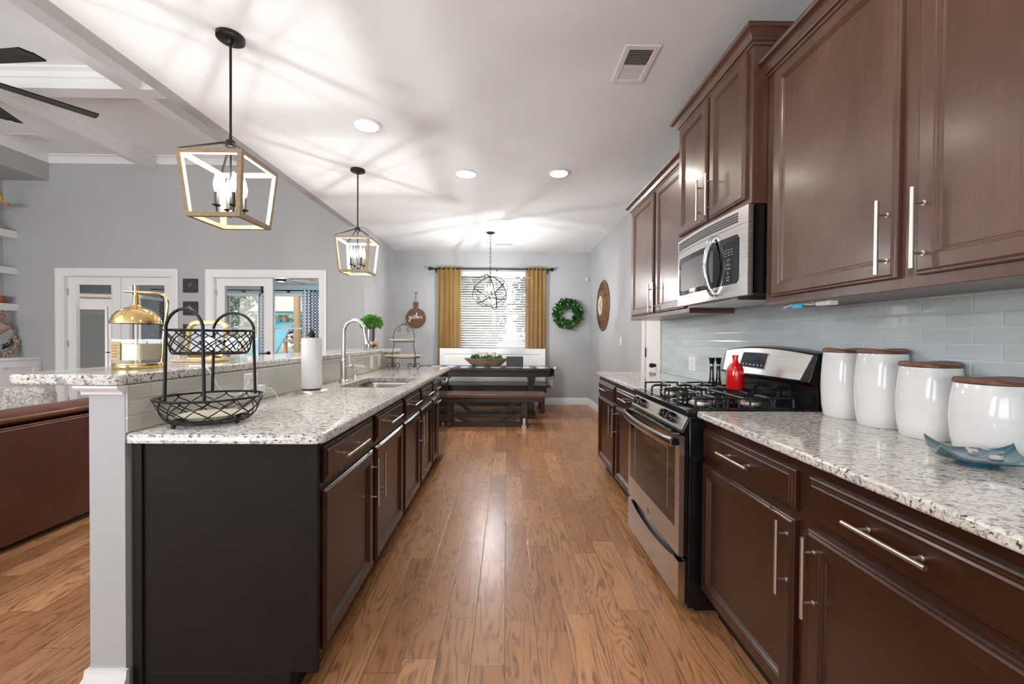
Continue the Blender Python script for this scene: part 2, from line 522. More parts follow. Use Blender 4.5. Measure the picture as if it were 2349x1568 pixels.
M_ = dict(
    wall=pm('wall_paint', (0.435, 0.442, 0.456), 0.7, var=0.02, vs=3),
    wall2=pm('living_wall_paint', (0.43, 0.432, 0.438), 0.75, var=0.02, vs=3),
    ceil=pm('ceiling_paint', (0.84, 0.86, 0.885), 0.85, var=0.015, vs=2),
    white=pm('white_trim', (0.80, 0.80, 0.80), 0.35, var=0.01),
    blue=pm('pale_blue_wall', (0.46, 0.62, 0.68), 0.8, var=0.02),
    floor=floor_mat(), granite=granite_mat(),
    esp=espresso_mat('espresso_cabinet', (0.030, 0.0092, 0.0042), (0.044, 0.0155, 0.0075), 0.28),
    esp_lit=espresso_mat('espresso_lit', (0.075, 0.032, 0.018), (0.140, 0.072, 0.046), 0.32),  # same espresso as the bases, lightened for the light on the uppers
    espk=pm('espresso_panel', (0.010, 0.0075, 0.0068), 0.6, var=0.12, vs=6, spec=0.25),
    dark=pm('toe_kick_black', (0.008, 0.006, 0.005), 0.5, var=0.2),
    steel=steel_mat('brushed_steel', (3, 3, 120)), steelh=steel_mat('brushed_steel_horizontal', (2, 3, 260), 0.22, (0.62, 0.61, 0.59)),
    nickel=pm('satin_nickel', (0.66, 0.63, 0.59), 0.28, 1.0, var=0.02),
    chrome=pm('polished_chrome', (0.75, 0.76, 0.78), 0.08, 1.0, var=0.02),
    blackm=pm('black_enamel', (0.006, 0.006, 0.007), 0.12, var=0.2),
    blackg=pm('black_glass', (0.004, 0.004, 0.005), 0.03, spec=0.8, var=0.2),
    blackc=pm('cast_iron', (0.012, 0.012, 0.013), 0.4, var=0.2),
    bronze=pm('dark_bronze', (0.022, 0.020, 0.019), 0.38, 0.6, var=0.15),
    wire=pm('black_wire', (0.014, 0.013, 0.013), 0.4, 0.4, var=0.15),
    brass=pm('polished_brass', (0.82, 0.60, 0.27), 0.09, 1.0, var=0.03),
    tileR=tile_mat('glass_tile_blue_grey', (0.53, 0.595, 0.62), (0.66, 0.70, 0.72)),
    tileL=tile_mat('glass_tile_cream', (0.53, 0.53, 0.47), (0.50, 0.47, 0.40)),
    lwood=wood_mat('lantern_wood', (0.26, 0.17, 0.085), (0.38, 0.27, 0.15), 0.6, (8, 8, 30)),
    walnut=wood_mat('walnut_lid', (0.11, 0.038, 0.018), (0.20, 0.075, 0.035), 0.4, (3, 20, 20)),
    tablew=wood_mat('dark_table_wood', (0.030, 0.017, 0.013), (0.060, 0.034, 0.026), 0.38, (2, 16, 16), coat=0.2),
    benchw=wood_mat('worn_bench_wood', (0.10, 0.048, 0.028), (0.17, 0.09, 0.055), 0.35, (2, 18, 18), coat=0.2),
    signw=wood_mat('sign_wood', (0.13, 0.062, 0.03), (0.20, 0.10, 0.05), 0.6, (14, 14, 2)),
    bowlw=wood_mat('dough_bowl_wood', (0.25, 0.16, 0.08), (0.36, 0.25, 0.14), 0.6, (3, 12, 12)),
    clockw=wood_mat('carved_clock_wood', (0.11, 0.048, 0.02), (0.22, 0.11, 0.045), 0.45, (10, 10, 10)),
    ceramic=pm('white_ceramic', (0.76, 0.76, 0.77), 0.10, coat=0.3, var=0.01),
    wax=pm('cream_wax', (0.62, 0.55, 0.38), 0.5, var=0.03),
    wax2=pm('ivory_candle', (0.78, 0.70, 0.56), 0.6, var=0.03),
    red=pm('red_glaze', (0.62, 0.006, 0.006), 0.10, coat=0.5, var=0.05),
    teal=G('teal_glaze', 0.12, coat=0.4),
    paper=pm('paper_towel', (0.84, 0.84, 0.85), 0.95, var=0.03, vs=200, bump=0.5),
    plast=pm('white_plastic', (0.80, 0.80, 0.79), 0.35, var=0.01),
    slot=pm('dark_slot', (0.03, 0.03, 0.03), 0.6, var=0.1),
    leaf=pm('leaf_green', (0.035, 0.14, 0.022), 0.5, var=0.55, vs=40),
    leafl=pm('boxwood_green', (0.08, 0.26, 0.03), 0.5, var=0.55, vs=60),
    leafd=pm('moss_green', (0.02, 0.085, 0.03), 0.7, var=0.6, vs=120),
    leafb=pm('blue_green_moss', (0.06, 0.13, 0.12), 0.7, var=0.6, vs=120),
    berry=pm('white_blossom', (0.80, 0.82, 0.70), 0.6, var=0.1),
    leather=espresso_mat('brown_leather', (0.085, 0.024, 0.010), (0.16, 0.052, 0.024), 0.36),
    leatherb=espresso_mat('leather_back_panel', (0.060, 0.016, 0.008), (0.10, 0.030, 0.015), 0.40),
    linen=cloth_mat('tan_linen', (0.50, 0.29, 0.075), trans=0.20),
    linend=cloth_mat('tan_linen_dense', (0.42, 0.255, 0.095), trans=0.03),
    trel=cloth_mat('trellis_curtain', (0.68, 0.74, 0.80), (0.035, 0.045, 0.07), trellis=True, sc=7.0),
    chairf=cloth_mat('paisley_fabric', (0.56, 0.52, 0.45), (0.20, 0.22, 0.24)),
    runner=G('striped_runner', 0.9),
    glass=glass_mat(), antler=pm('antler', (0.42, 0.22, 0.075), 0.4, var=0.4, vs=25),
    lap=pm('laptop_grey', (0.035, 0.037, 0.040), 0.4, var=0.05), lapk=pm('laptop_silver', (0.5, 0.51, 0.53), 0.35, 0.6, var=0.03),
    bulb=bulb_mat(), fila=emis('filament', (1.0, 0.985, 0.96), 1800.0), filb=emis('bright_filament', (1.0, 0.985, 0.96), 4600.0), bowlg=emis('lit_fan_bowl', (1.0, 0.97, 0.93), 34.0), can=emis('lit_downlight', (1.0, 0.92, 0.80), 60.0),
    yellow=pm('lemon_slices', (0.80, 0.52, 0.03), 0.5, var=0.3, vs=60),
    bark=pm('stem_bark', (0.085, 0.065, 0.05), 0.9, var=0.4, vs=60, bump=0.5),
    shell=pm('shell_frame', (0.38, 0.27, 0.20), 0.45, var=0.5, vs=70),
    plaque=pm('black_plaque', (0.03, 0.03, 0.032), 0.5, var=0.5, vs=30, bump=0.6),
    mirror=pm('mirror_glass', (0.7, 0.72, 0.75), 0.04, 1.0, var=0.01),
    zinc=pm('iron_scroll', (0.13, 0.10, 0.075), 0.4, 0.5, var=0.3),
    tbowl=pm('orange_bowl', (0.35, 0.11, 0.03), 0.4, var=0.2),
    lawn=pm('lawn', (0.30, 0.32, 0.26), 0.9, var=0.4, vs=6),
    tree=pm('tree_leaves', (0.21, 0.26, 0.18), 0.8, var=0.5, vs=3),
    slide=pm('teal_slide', (0.13, 0.36, 0.41), 0.4, var=0.1), roofo=pm('playhouse_roof', (0.55, 0.50, 0.42), 0.7, var=0.1),
    post=pm('tan_post', (0.42, 0.29, 0.15), 0.7, var=0.2, vs=40), hutchg=pm('grey_hutch', (0.32, 0.36, 0.38), 0.6, var=0.15, vs=6),
    tag=pm('blue_tag', (0.06, 0.40, 0.70), 0.5, var=0.3, vs=200), shelb=pm('shell_grey', (0.48, 0.46, 0.47), 0.35, var=0.3, vs=40),
    candleb=pm('candle_sleeve', (0.05, 0.042, 0.038), 0.4, 0.4, var=0.1), cream=pm('cream_glaze', (0.68, 0.62, 0.50), 0.25, var=0.05),
    board=pm('tan_board', (0.58, 0.42, 0.22), 0.5, var=0.1), label=pm('kraft_label', (0.55, 0.38, 0.20), 0.7, var=0.15, vs=60),
    ltr=pm('key_lettering', (0.45, 0.48, 0.52), 0.5, var=0.02), ltrw=pm('white_lettering', (0.85, 0.83, 0.78), 0.6, var=0.02),
    navy=pm('navy_glass', (0.012, 0.022, 0.055), 0.4, var=0.1),
    bluec=pm('teal_reflection', (0.008, 0.04, 0.06), 0.05, var=0.4),  # teal reflection painted into the clock screen colour
)


def _teal():
    g = M_['teal']
    n = g.noise(g.map(g.co(), (8, 40, 20)), 1.0, 4, 0.6, 0.8)
    g.color(g.ramp(n, [(0.3, (0.015, 0.06, 0.09)), (0.55, (0.045, 0.13, 0.175)), (0.75, (0.20, 0.30, 0.34))]))
    M_['teal'] = g.mat


def _runner():
    g = M_['runner']; X = g.xyz()
    s = g.m('FRACT', g.m('MULTIPLY', X[0], 4.2))
    n = g.noise(g.co(), 35, 3)
    c = g.ramp(g.m('MULTIPLY_ADD', n, 0.25, g.m('SUBTRACT', s, 0.1)), [(0.20, (0.05, 0.07, 0.12)), (0.26, (0.50, 0.52, 0.55)), (0.75, (0.60, 0.61, 0.63)), (0.82, (0.14, 0.19, 0.28))])
    g.color(c); g.bump(n, 0.5, 0.004)
    M_['runner'] = g.mat


_teal(); _runner()
# =================================================================== THE SETTING
ZK = 2.806           # kitchen ceiling
ZL = 3.75            # living room ceiling
XE = -2.17           # edge between the two
struct('floor', bx((-9.6, -3.1, -0.12), (1.75, 9.3, 0)), M_['floor'], 'warm brown oak plank floor of the kitchen, dining and living area')
struct('ceiling', bx((XE, -3.1, ZK), (1.75, 7.6, ZK + 0.1)), M_['ceil'], 'flat white ceiling over kitchen and dining area')
struct('ceiling_living', bx((-7.3, -3.1, ZL), (XE - 0.1, 5.97, ZL + 0.1)), M_['ceil'], 'higher white beamed ceiling over the living room')
struct('wall_header', bx((XE - 0.1, -3.1, ZK), (XE, 5.85, ZL + 0.1)), M_['wall2'], 'grey wall strip between kitchen ceiling edge and living ceiling')
struct('wall_right', bx((1.48, -3.1, 0), (1.62, 3.845, ZK)), M_['wall'], 'grey wall behind range and upper cabinets')
# right wall past the cabinets, with the narrow white door
mb = MB(); mb.box((1.515, 3.845, 0), (1.65, 4.03, ZK)); mb.box((1.515, 4.40, 0), (1.65, 7.6, ZK)); mb.box((1.515, 4.03, 2.05), (1.65, 4.40, ZK))
struct('wall_right_dining', mb, M_['wall'], 'light grey dining wall carrying the round carved clock')
# back wall with window opening
WX0, WX1, WZ0, WZ1 = -1.05, 0.55, 0.93, 2.44
mb = MB(); Y0, Y1 = 7.46, 7.6
mb.box((-2.2, Y0, 0), (WX0, Y1, ZK)); mb.box((WX1, Y0, 0), (1.65, Y1, ZK)); mb.box((WX0, Y0, 0), (WX1, Y1, WZ0)); mb.box((WX0, Y0, WZ1), (WX1, Y1, ZK))
struct('wall_back', mb, M_['wall'], 'grey back wall of the dining area around the window')
struct('wall_left', bx((-2.17, 5.85, 0), (-2.05, 7.6, ZK)), M_['wall'], 'short grey wall left of the dining area')
# living back wall with two door openings
OP = [(-6.32, -4.78), (-4.21, -2.68)]; DZ = 2.08
mb = MB(); Y0, Y1 = 5.85, 5.97
mb.box((-7.3, Y0, 0), (OP[0][0], Y1, ZL)); mb.box((OP[0][1], Y0, 0), (OP[1][0], Y1, ZL)); mb.box((OP[1][1], Y0, 0), (-2.17, Y1, ZL))
for a, b in OP: mb.box((a, Y0, DZ), (b, Y1, ZL))
struct('wall_living', mb, M_['wall2'], 'grey living room wall with two framed openings')
struct('wall_living_left', bx((-7.3, -3.1, 0), (-7.15, 5.85, ZL)), M_['wall2'], 'grey recessed wall behind the floating shelves')
struct('wall_soffit', bx((-7.15, 2.6, 3.405), (-6.5, 5.85, ZL)), M_['wall2'], 'boxed grey soffit above the shelf recess')
struct('wall_rear', bx((-7.3, -3.25, 0), (1.62, -3.1, ZL)), M_['wall'], 'grey rear wall behind the viewpoint')
# sunroom shell
SX0, SX1, SY = -9.5, -2.25, 9.2
mb = MB(); mb.box((SX0, SY, 0), (-7.0, SY + .1, 2.37)); mb.box((-5.55, SY, 0), (-5.32, SY + .1, 2.37)); mb.box((-4.2, SY, 0), (SX1, SY + .1, 2.37))
mb.box((-7.0, SY, 0), (-5.55, SY + .1, 0.62)); mb.box((-5.32, SY, 0), (-4.2, SY + .1, 0.62)); mb.box((-7.0, SY, 2.18), (-4.2, SY + .1, 2.37))
struct('wall_sunroom', mb, M_['blue'], 'pale blue sunroom wall with windows to the yard')
struct('wall_sunroom_left', bx((SX0 - .1, 5.97, 0), (SX0, SY + .1, 2.37)), M_['blue'])
struct('wall_sunroom_right', bx((SX1, 7.6, 0), (SX1 + .08, SY + .1, 2.37)), M_['blue'])
struct('ceiling_sunroom', bx((SX0, 5.97, 2.37), (SX1, SY + .1, 2.45)), M_['ceil'])


def winframe(name, x0, x1, z0, z1, y, mull=True, glass=True, label=None):
    mb = MB(); t = 0.055
    for a, b in (((x0, z0), (x1, z0 + t)), ((x0, z1 - t), (x1, z1)), ((x0, z0), (x0 + t, z1)), ((x1 - t, z0), (x1, z1))):
        mb.box((a[0], y, a[1]), (b[0], y + 0.06, b[1]))
    zc = (z0 + z1) / 2; mb.box((x0 + t, y + .005, zc - .022), (x1 - t, y + .05, zc + .022))
    if mull: xc = (x0 + x1) / 2; mb.box((xc - .035, y, z0 + t), (xc + .035, y + .06, z1 - t))
    w = struct(name, mb, M_['white'], label)
    g = MB().box((x0 + t * .8, y + .028, z0 + t * .8), (x1 - t * .8, y + .032, z1 - t * .8)).build('pane', M_['glass'], w)
    return w


winframe('window_1', WX0, WX1, WZ0, WZ1, 7.52, label='white double window behind the dining blinds')
winframe('window_2', -5.32, -4.2, 0.62, 2.18, SY + .02, False, label='sunroom window looking onto the play set')
winframe('window_3', -7.0, -5.55, 0.62, 2.18, SY + .02, False, label='second sunroom window left of the first')
struct('trim_1', bx((WX0 - .02, 7.40, WZ0 - .03), (WX1 + .02, 7.52, WZ0)), M_['white'], 'white sill under the dining window', bev=.004)

# beams of the living room, crown moulding
def crown_run(name, path, z1, out=0.085, h=0.10, label=None):
    prof = [(0, z1), (0, z1 - h), (0.012, z1 - h), (0.016, z1 - h * .78), (out * .55, z1 - h * .42), (out * .7, z1 - h * .2), (out, z1 - h * .15), (out, z1)]
    struct(name, MB().sweep(path, prof), M_['white'], label)


crown_run('trim_2', [(-6.5, 2.6), (-6.5, 5.85), (XE - .1, 5.85)][::1], ZL, label='white crown moulding round the living room')
k = 3
bms = [((-3.66, -3.1), (-3.51, 5.85)), ((-5.09, -3.1), (-4.99, 5.85)), ((-2.40, -3.1), (-2.27, 5.85))]
for (a, b) in bms:
    mb = MB().box((a[0], a[1], 3.565), (b[0], b[1], ZL))
    prof = [(0, ZL - .09), (.018, ZL - .085), (.03, ZL - .04), (.06, ZL - .02), (.06, ZL), (0, ZL)]
    mb.sweep([(b[0], b[1]), (b[0], a[1])][::-1], prof); mb.sweep([(a[0], b[1]), (a[0], a[1])], prof)
    struct('trim_%d' % k, mb, M_['white'], 'long white ceiling beam running toward the living wall, %s' % ('in the middle', 'farther left', 'beside the kitchen ceiling')[k - 3]); k += 1
for (y0, y1, nm) in ((3.93, 4.08, 'cross beam nearer the living wall'), (1.95, 2.10, 'cross beam above the sofa'), (-0.05, .10, 'cross beam at the near end')):
    mb = MB().box((-6.5, y0, 3.567), (-2.40, y1, ZL))
    prof = [(0, ZL - .09), (.018, ZL - .085), (.03, ZL - .04), (.06, ZL - .02), (.06, ZL), (0, ZL)]
    mb.sweep([(-2.40, y0), (-6.5, y0)][::-1], [(o, z) for o, z in prof]); mb.sweep([(-6.5, y1), (-2.4, y1)][::-1], prof)
    struct('trim_%d' % k, mb, M_['white'], 'white ' + nm); k += 1


def baseb(name, path, label, h=.125):
    prof = [(0, 0), (.016, 0), (.016, h * .78), (.010, h * .86), (.008, h), (0, h)]
    struct(name, MB().sweep(path, prof), M_['white'], label)


baseb('baseboard_back', [(-2.05, 5.9), (-2.05, 7.46), (1.515, 7.46), (1.515, 4.50)], 'white baseboard round the dining corner')
baseb('baseboard_living', [(-6.6, 5.85), (-6.42, 5.85)], 'white baseboard by the living wall')
baseb('baseboard_living_middle', [(-4.68, 5.85), (-4.31, 5.85)], 'white baseboard between the two doorways')
baseb('baseboard_living_right', [(-2.59, 5.85), (-2.17, 5.85)], 'white baseboard right of the second doorway')


# door casings
def casing(name, x0, x1, zt, y, label):
    w = 0.092
    prof = [(0, .0), (w, .0), (w, .02), (w * .8, .026), (w * .62, .020), (w * .2, .015), (.0, .010)]
    # build as mitred frame in XZ: path around opening
    pts = [(x0, 0), (x0, zt), (x1, zt), (x1, 0)]
    mb = MB(); rows = []
    dirs = [V(-1, 0), V(-1, 1), V(1, 1), V(1, 0)]
    for p, d in zip(pts, dirs): rows.append([(p[0] + d.x * o, y - h, p[1] + d.y * o) for o, h in prof])
    n = len(prof); vs = [q for r in rows for q in r]; fs = []
    for i in range(3):
        for j in range(n): fs.append((i * n + j, i * n + (j + 1) % n, (i + 1) * n + (j + 1) % n, (i + 1) * n + j))
    mb.add(vs, fs)
    # jamb
    mb.box((x0, y - .002, 0), (x0 + .018, y + .122, zt)); mb.box((x1 - .018, y - .002, 0), (x1, y + .122, zt)); mb.box((x0 + .018, y - .002, zt - .018), (x1 - .018, y + .122, zt))
    return struct(name, mb, M_['white'], label)


casing('trim_20', OP[0][0], OP[0][1], DZ, 5.85, 'white casing round the left double doorway')
casing('trim_21', OP[1][0], OP[1][1], DZ, 5.85, 'white casing round the right double doorway')


def leaf(name, x0, x1, y, label, M=None, hs=1):
    """glazed door leaf: frame, one pane, hinges"""
    z0, z1, st = 0.01, DZ - .02, 0.125
    mb = MB(); t = .04
    mb.box((x0, y, z0), (x0 + st, y + t, z1)); mb.box((x1 - st, y, z0), (x1, y + t, z1))
    mb.box((x0 + st, y, z1 - .115), (x1 - st, y + t, z1)); mb.box((x0 + st, y, z0), (x1 - st, y + t, .26))
    b = .014
    for a, c in (((x0 + st - b, .26 - b), (x0 + st, z1 - .115 + b)), ((x1 - st, .26 - b), (x1 - st + b, z1 - .115 + b)), ((x0 + st, z1 - .115), (x1 - st, z1 - .115 + b)), ((x0 + st, .26 - b), (x1 - st, .26))):
        mb.box((a[0], y - .008, a[1]), (c[0], y, c[1]))
    hx = x0 if hs > 0 else x1
    o = mb.build(name, M_['white']); o['kind'] = 'structure'; o['label'] = label
    MB().box((x0 + st - .01, y + .017, .25), (x1 - st + .01, y + .022, z1 - .11)).build('pane', M_['glass'], o)
    h = MB()
    for z in (.25, 1.05, 1.80): h.box((hx - .006, y - .006, z), (hx + .012, y + .002, z + .09))
    h.build('hinge', M_['nickel'], o)
    if hs:
        x = x1 - .06 if hs > 0 else x0 + .06
        hm = MB().cyl((x, y, .98), (x, y - .05, .98), .011); hm.cyl((x, y - .05, .98), (x - .10 * hs, y - .055, .98), .009, .007); hm.cyl((x, y, .98), (x, y - .008, .98), .028)
        hm.build('door_handle', M_['bronze'], o)
    return o


leaf('door_1', OP[0][0] + .02, -5.555, 5.90, 'white glazed door leaf at the far left')
leaf('door_2', -5.55, OP[0][1] - .02, 5.90, 'white glazed door leaf behind the brass lamp', hs=-1)
leaf('door_3', OP[1][0] + .02, -3.385, 5.90, 'white glazed door leaf beside the open doorway')
# open leaf of the right pair, swung into the sunroom
o = leaf('door_4', 0.0, .68, 0.0, 'open white glazed door leaf swung into the sunroom', hs=-1)
o.location = (-2.69, 5.98, 0); o.rotation_euler = (0, 0, math.radians(94))

# narrow white door right of the dining wall
mb = MB(); prof = [(0, 0), (0, .02), (.02, .022), (.09, .016)]
mb.box((1.495, 3.945, 0), (1.515, 4.04, 2.05)); mb.box((1.495, 4.395, 0), (1.515, 4.49, 2.05)); mb.box((1.495, 3.945, 2.05), (1.515, 4.49, 2.14))
struct('trim_22', mb, M_['white'], 'white casing round the narrow door past the counter', bev=.004)
d5 = struct('door_5', MB().box((1.512, 4.042, .01), (1.55, 4.388, 2.045)), M_['white'], 'narrow white door past the counter end')
MB().box((1.503, 4.375, 1.03), (1.513, 4.392, 1.13)).build('hinge', M_['bronze'], d5)
MB().cyl((1.512, 4.075, .96), (1.47, 4.075, .96), .012, .022).ball((1.46, 4.075, .96), .024).build('door_knob', M_['bronze'], d5)

# backsplash on the right wall
struct('trim_23', bx((1.470, -0.4, .914), (1.482, 3.83, 1.46)), M_['tileR'], 'grey blue glass subway tile backsplash on the range wall')

# knee wall of the island
mb = MB().box((-1.36, 1.335, 0), (-1.245, 4.32, 1.069)); mb.box((-1.245, 4.20, .914), (-1.15, 4.32, 1.069))
struct('wall_island', mb, M_['wall'], 'grey half wall carrying the raised granite bar')
mb = MB().box((-1.245, 1.337, .914), (-1.238, 4.20, 1.069)); mb.box((-1.238, 4.193, .914), (-1.15, 4.20, 1.069))
struct('trim_24', mb, M_['tileL'], 'cream glass tile strip below the raised bar')
prof = [(0, 1.069), (.026, 1.069), (.026, 1.063), (.020, 1.056), (.009, 1.048), (.007, 1.040), (0, 1.038)]
struct('trim_25', MB().sweep([(-1.36, 4.32), (-1.36, 1.335), (-1.245, 1.335)], [(o, z) for o, z in prof]), M_['white'], 'white moulding under the bar at the half wall end')
prof = [(0, 0), (.026, 0), (.026, .07), (.020, .085), (.020, .10), (.012, .115), (.010, .14), (0, .14)]
struct('baseboard_island', MB().sweep([(-1.36, 4.32), (-1.36, 1.335), (-1.234, 1.335)], prof), M_['white'], 'white stepped baseboard at the foot of the half wall')

# ground outside
tag(bx((-30, 7.7, -.35), (20, 60, -.25)).build('lawn', M_['lawn']), 'green lawn outside behind the sunroom windows', 'lawn', kind='stuff')

# =================================================================== CASEWORK
DOORP = [(0, 0), (0, .011), (.003, .015), (.007, .015), (.009, .018), (.013, .020), (.050, .020), (.053, .0165), (.056, .0165), (.059, .012), (.062, .012), (.066, .0075)]
DRAWP = [(0, 0), (0, .010), (.004, .013), (.009, .013), (.012, .0165), (.016, .0165), (.021, .020)]


def pull(mb, M, p, horiz, L, dz=.034, r=.0058):
    x, y = p
    a, b = ((x - L / 2, y, dz), (x + L / 2, y, dz)) if horiz else ((x, y - L / 2, dz), (x, y + L / 2, dz))
    mb.cyl(a, b, r, n=14, M=M)
    for s in (-1, 1):
        q = (x + s * L * .31, y) if horiz else (x, y + s * L * .31)
        mb.cyl((q[0], q[1], 0), (q[0], q[1], dz), .0042, n=10, M=M)
        mb.cyl((q[0], q[1], 0), (q[0], q[1], .003), .007, n=10, M=M)


def front(parent, kind, side, xf, y0, y1, z0, z1, hp=None, horiz=False, L=.16, mat='esp'):
    """door or drawer front on the plane x=xf facing side (+1: +x, -1: -x); hp=(y, z) handle centre"""
    if side > 0: M = frame((xf, y0, z0), (0, 1, 0), (0, 0, 1), (1, 0, 0)); u = lambda y: y - y0
    else: M = frame((xf, y1, z0), (0, -1, 0), (0, 0, 1), (-1, 0, 0)); u = lambda y: y1 - y
    o = MB().panel(M, y1 - y0, z1 - z0, DOORP if kind == 'door' else DRAWP).build('door' if kind == 'door' else 'drawer_front', M_[mat], parent, sharp=25)
    if hp:
        mb = MB(); M2 = M @ Matrix.Translation((0, 0, .018)); pull(mb, M2, (u(hp[0]), hp[1] - z0), horiz, L)
        mb.build('handle', M_['nickel'], o)
    return o


def crown(mb, path, z0, h=.055, out=.055):
    mb.sweep(path, [(-.005, z0 - .012), (.006, z0 - .012), (.008, z0), (.016, z0 + .004), (.018, z0 + .010), (.030, z0 + .022), (.038, z0 + .036), (.050, z0 + .042), (.052, z0 + h - .004), (.056, z0 + h), (-.005, z0 + h)])


# ---- upper cabinets
def upper(label, y0, y1, xf, z0, z1, doors, crz, mat='esp_lit', dz=(.02, .02)):
    t = thing('wall_cabinet', label, 'cabinet', (1.3, (y0 + y1) / 2, z0), 'brown wall cabinets above the range counter')
    mb = MB().box((xf, y0, z0), (1.478, y1, z1))
    mb.build('carcass', M_[mat], t, bev=.002)
    cm = MB(); crown(cm, [(1.478, y0), (xf, y0), (xf, y1), (1.478, y1)][::-1], crz)
    cm.build('crown_moulding', M_[mat], t)
    for (a, b, hy, hz) in doors:
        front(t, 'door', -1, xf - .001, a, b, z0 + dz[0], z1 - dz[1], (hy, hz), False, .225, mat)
    return t


upper('widest brown wall cabinet at the right edge above the white canisters', .58, 1.832, 1.176, 1.385, 2.43,
      [(1.199, 1.774, 1.226, 1.545), (.62, 1.145, 1.117, 1.547)], 2.425, dz=(.035, .03))
upper('raised brown wall cabinet directly above the microwave', 1.835, 2.603, 1.106, 1.852, 2.578,
      [(1.868, 2.196, 2.160, 2.005), (2.224, 2.585, 2.263, 2.005)], 2.573, dz=(.028, .028))
upper('farthest brown wall cabinet beyond the microwave', 2.606, 3.844, 1.176, 1.40, 2.425,
      [(2.66, 3.170, 3.127, 1.553), (3.225, 3.765, 3.223, 1.553)], 2.42, dz=(.035, .03))
# light rail strips are part of carcass edge; bottoms stay open to view

# ---- base cabinets on the right
def base_right(label, y0, y1, fr, cat='cabinet'):
    t = thing('base_cabinet', label, cat, (1.2, (y0 + y1) / 2, 0), 'dark brown base cabinets along the range wall')
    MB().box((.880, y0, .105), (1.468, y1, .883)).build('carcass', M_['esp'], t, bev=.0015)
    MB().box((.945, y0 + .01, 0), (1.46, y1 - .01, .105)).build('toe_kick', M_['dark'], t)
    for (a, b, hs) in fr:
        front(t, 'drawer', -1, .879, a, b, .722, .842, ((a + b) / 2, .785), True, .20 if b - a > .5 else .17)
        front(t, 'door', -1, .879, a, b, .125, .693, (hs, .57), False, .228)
    return t


base_right('near dark base cabinet under the canisters, cut by the right edge', .54, 1.783, [(1.199, 1.769, 1.223), (.62, 1.146, 1.113)])
base_right('far dark base cabinet beyond the range', 2.552, 3.825, [(3.242, 3.79, 3.275), (2.62, 3.19, 3.158)])

# ---- counters
def slab(name, label, poly, z0, z1, m='granite'):
    o = MB().prism(poly, z0, z1).build(name, M_[m], bev=.008, seg=3)
    return tag(o, label, 'countertop')


slab('countertop', 'speckled granite worktop under the white canisters right of the range', [(.842, .50), (1.472, .50), (1.472, 1.782), (.842, 1.782)], .884, .914)
slab('countertop', 'speckled granite worktop beyond the range at the far right wall', [(.842, 2.549), (1.472, 2.549), (1.472, 3.845), (.842, 3.845)], .884, .914)

# ---- island
XI = -.637
def isl(label, y0, y1, fronts, end=False):
    t = thing('island_cabinet', label, 'cabinet', (-.94, (y0 + y1) / 2, 0), 'dark brown island cabinets')
    mb = MB()
    if end == 'sink':
        mb.box((-1.234, y0, .105), (-1.20, y1, .883)); mb.box((-.68, y0, .105), (-.657, y1, .883)); mb.box((-1.2, y0, .105), (-.68, y0 + .018, .883)); mb.box((-1.2, y1 - .018, .105), (-.68, y1, .883)); mb.box((-1.2, y0, .105), (-.68, y1, .12))
    else: mb.box((-1.234, y0, .105), (-.657, y1, .883))
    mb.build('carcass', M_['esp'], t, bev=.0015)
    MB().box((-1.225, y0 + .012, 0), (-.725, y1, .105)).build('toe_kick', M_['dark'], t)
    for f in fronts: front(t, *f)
    return t


c1 = isl('near island cabinet with two drawers over two doors', 1.372, 2.535, [
    ('drawer', 1, -.656, 1.432, 1.950, .716, .845, (1.67, .778), True, .25), ('drawer', 1, -.656, 1.998, 2.512, .716, .845, (2.26, .778), True, .22),
    ('door', 1, -.656, 1.432, 1.950, .125, .690, (1.922, .545), False, .228), ('door', 1, -.656, 1.998, 2.512, .125, .690, (2.030, .545), False, .228)])
# end panel facing the viewer
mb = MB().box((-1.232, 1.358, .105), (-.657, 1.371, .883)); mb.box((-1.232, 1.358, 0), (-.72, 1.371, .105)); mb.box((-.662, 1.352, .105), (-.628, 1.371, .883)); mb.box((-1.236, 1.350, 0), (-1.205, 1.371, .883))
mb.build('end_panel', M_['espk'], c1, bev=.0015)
isl('middle island cabinet below the sink', 2.537, 3.493, [
    ('drawer', 1, -.656, 2.556, 3.000, .716, .845, (2.80, .778), True, .20), ('drawer', 1, -.656, 3.045, 3.475, .716, .845, (3.27, .778), True, .20),
    ('door', 1, -.656, 2.556, 3.000, .125, .690, (2.972, .545), False, .228), ('door', 1, -.656, 3.045, 3.475, .125, .690, (3.077, .545), False, .228)], 'sink')
isl('narrow island cabinet between sink base and dishwasher', 3.495, 3.762, [
    ('drawer', 1, -.656, 3.520, 3.745, .716, .845, (3.63, .778), True, .16), ('door', 1, -.656, 3.520, 3.745, .125, .690, (3.63, .655), True, .16)])

# dishwasher
t = thing('dishwasher', 'black front dishwasher at the far end of the island', 'dishwasher', (-.94, 4.06, 0))
MB().box((-1.23, 3.768, .10), (-.665, 4.345, .883)).build('body', M_['blackm'], t)
MB().box((-.665, 3.775, .11), (-.632, 4.34, .79)).build('door', M_['blackg'], t, bev=.004)
MB().box((-.665, 3.768, .11), (-.630, 3.776, .875)).build('edge_strip', M_['steel'], t)
MB().box((-.665, 3.778, .795), (-.628, 4.34, .875)).build('control_panel', M_['blackg'], t, bev=.004)
hb = MB(); hb.tube(spline([(-.630, 3.90, .80), (-.614, 3.97, .788), (-.609, 4.06, .784), (-.614, 4.15, .788), (-.630, 4.22, .80)], 6), .009); hb.build('handle', M_['steel'], t)
MB().cyl((-.632, 4.05, .36), (-.629, 4.05, .36), .018, n=20).build('badge', M_['nickel'], t)
MB().box((-1.2, 3.78, 0), (-.70, 4.34, .10)).build('toe_kick', M_['dark'], t)

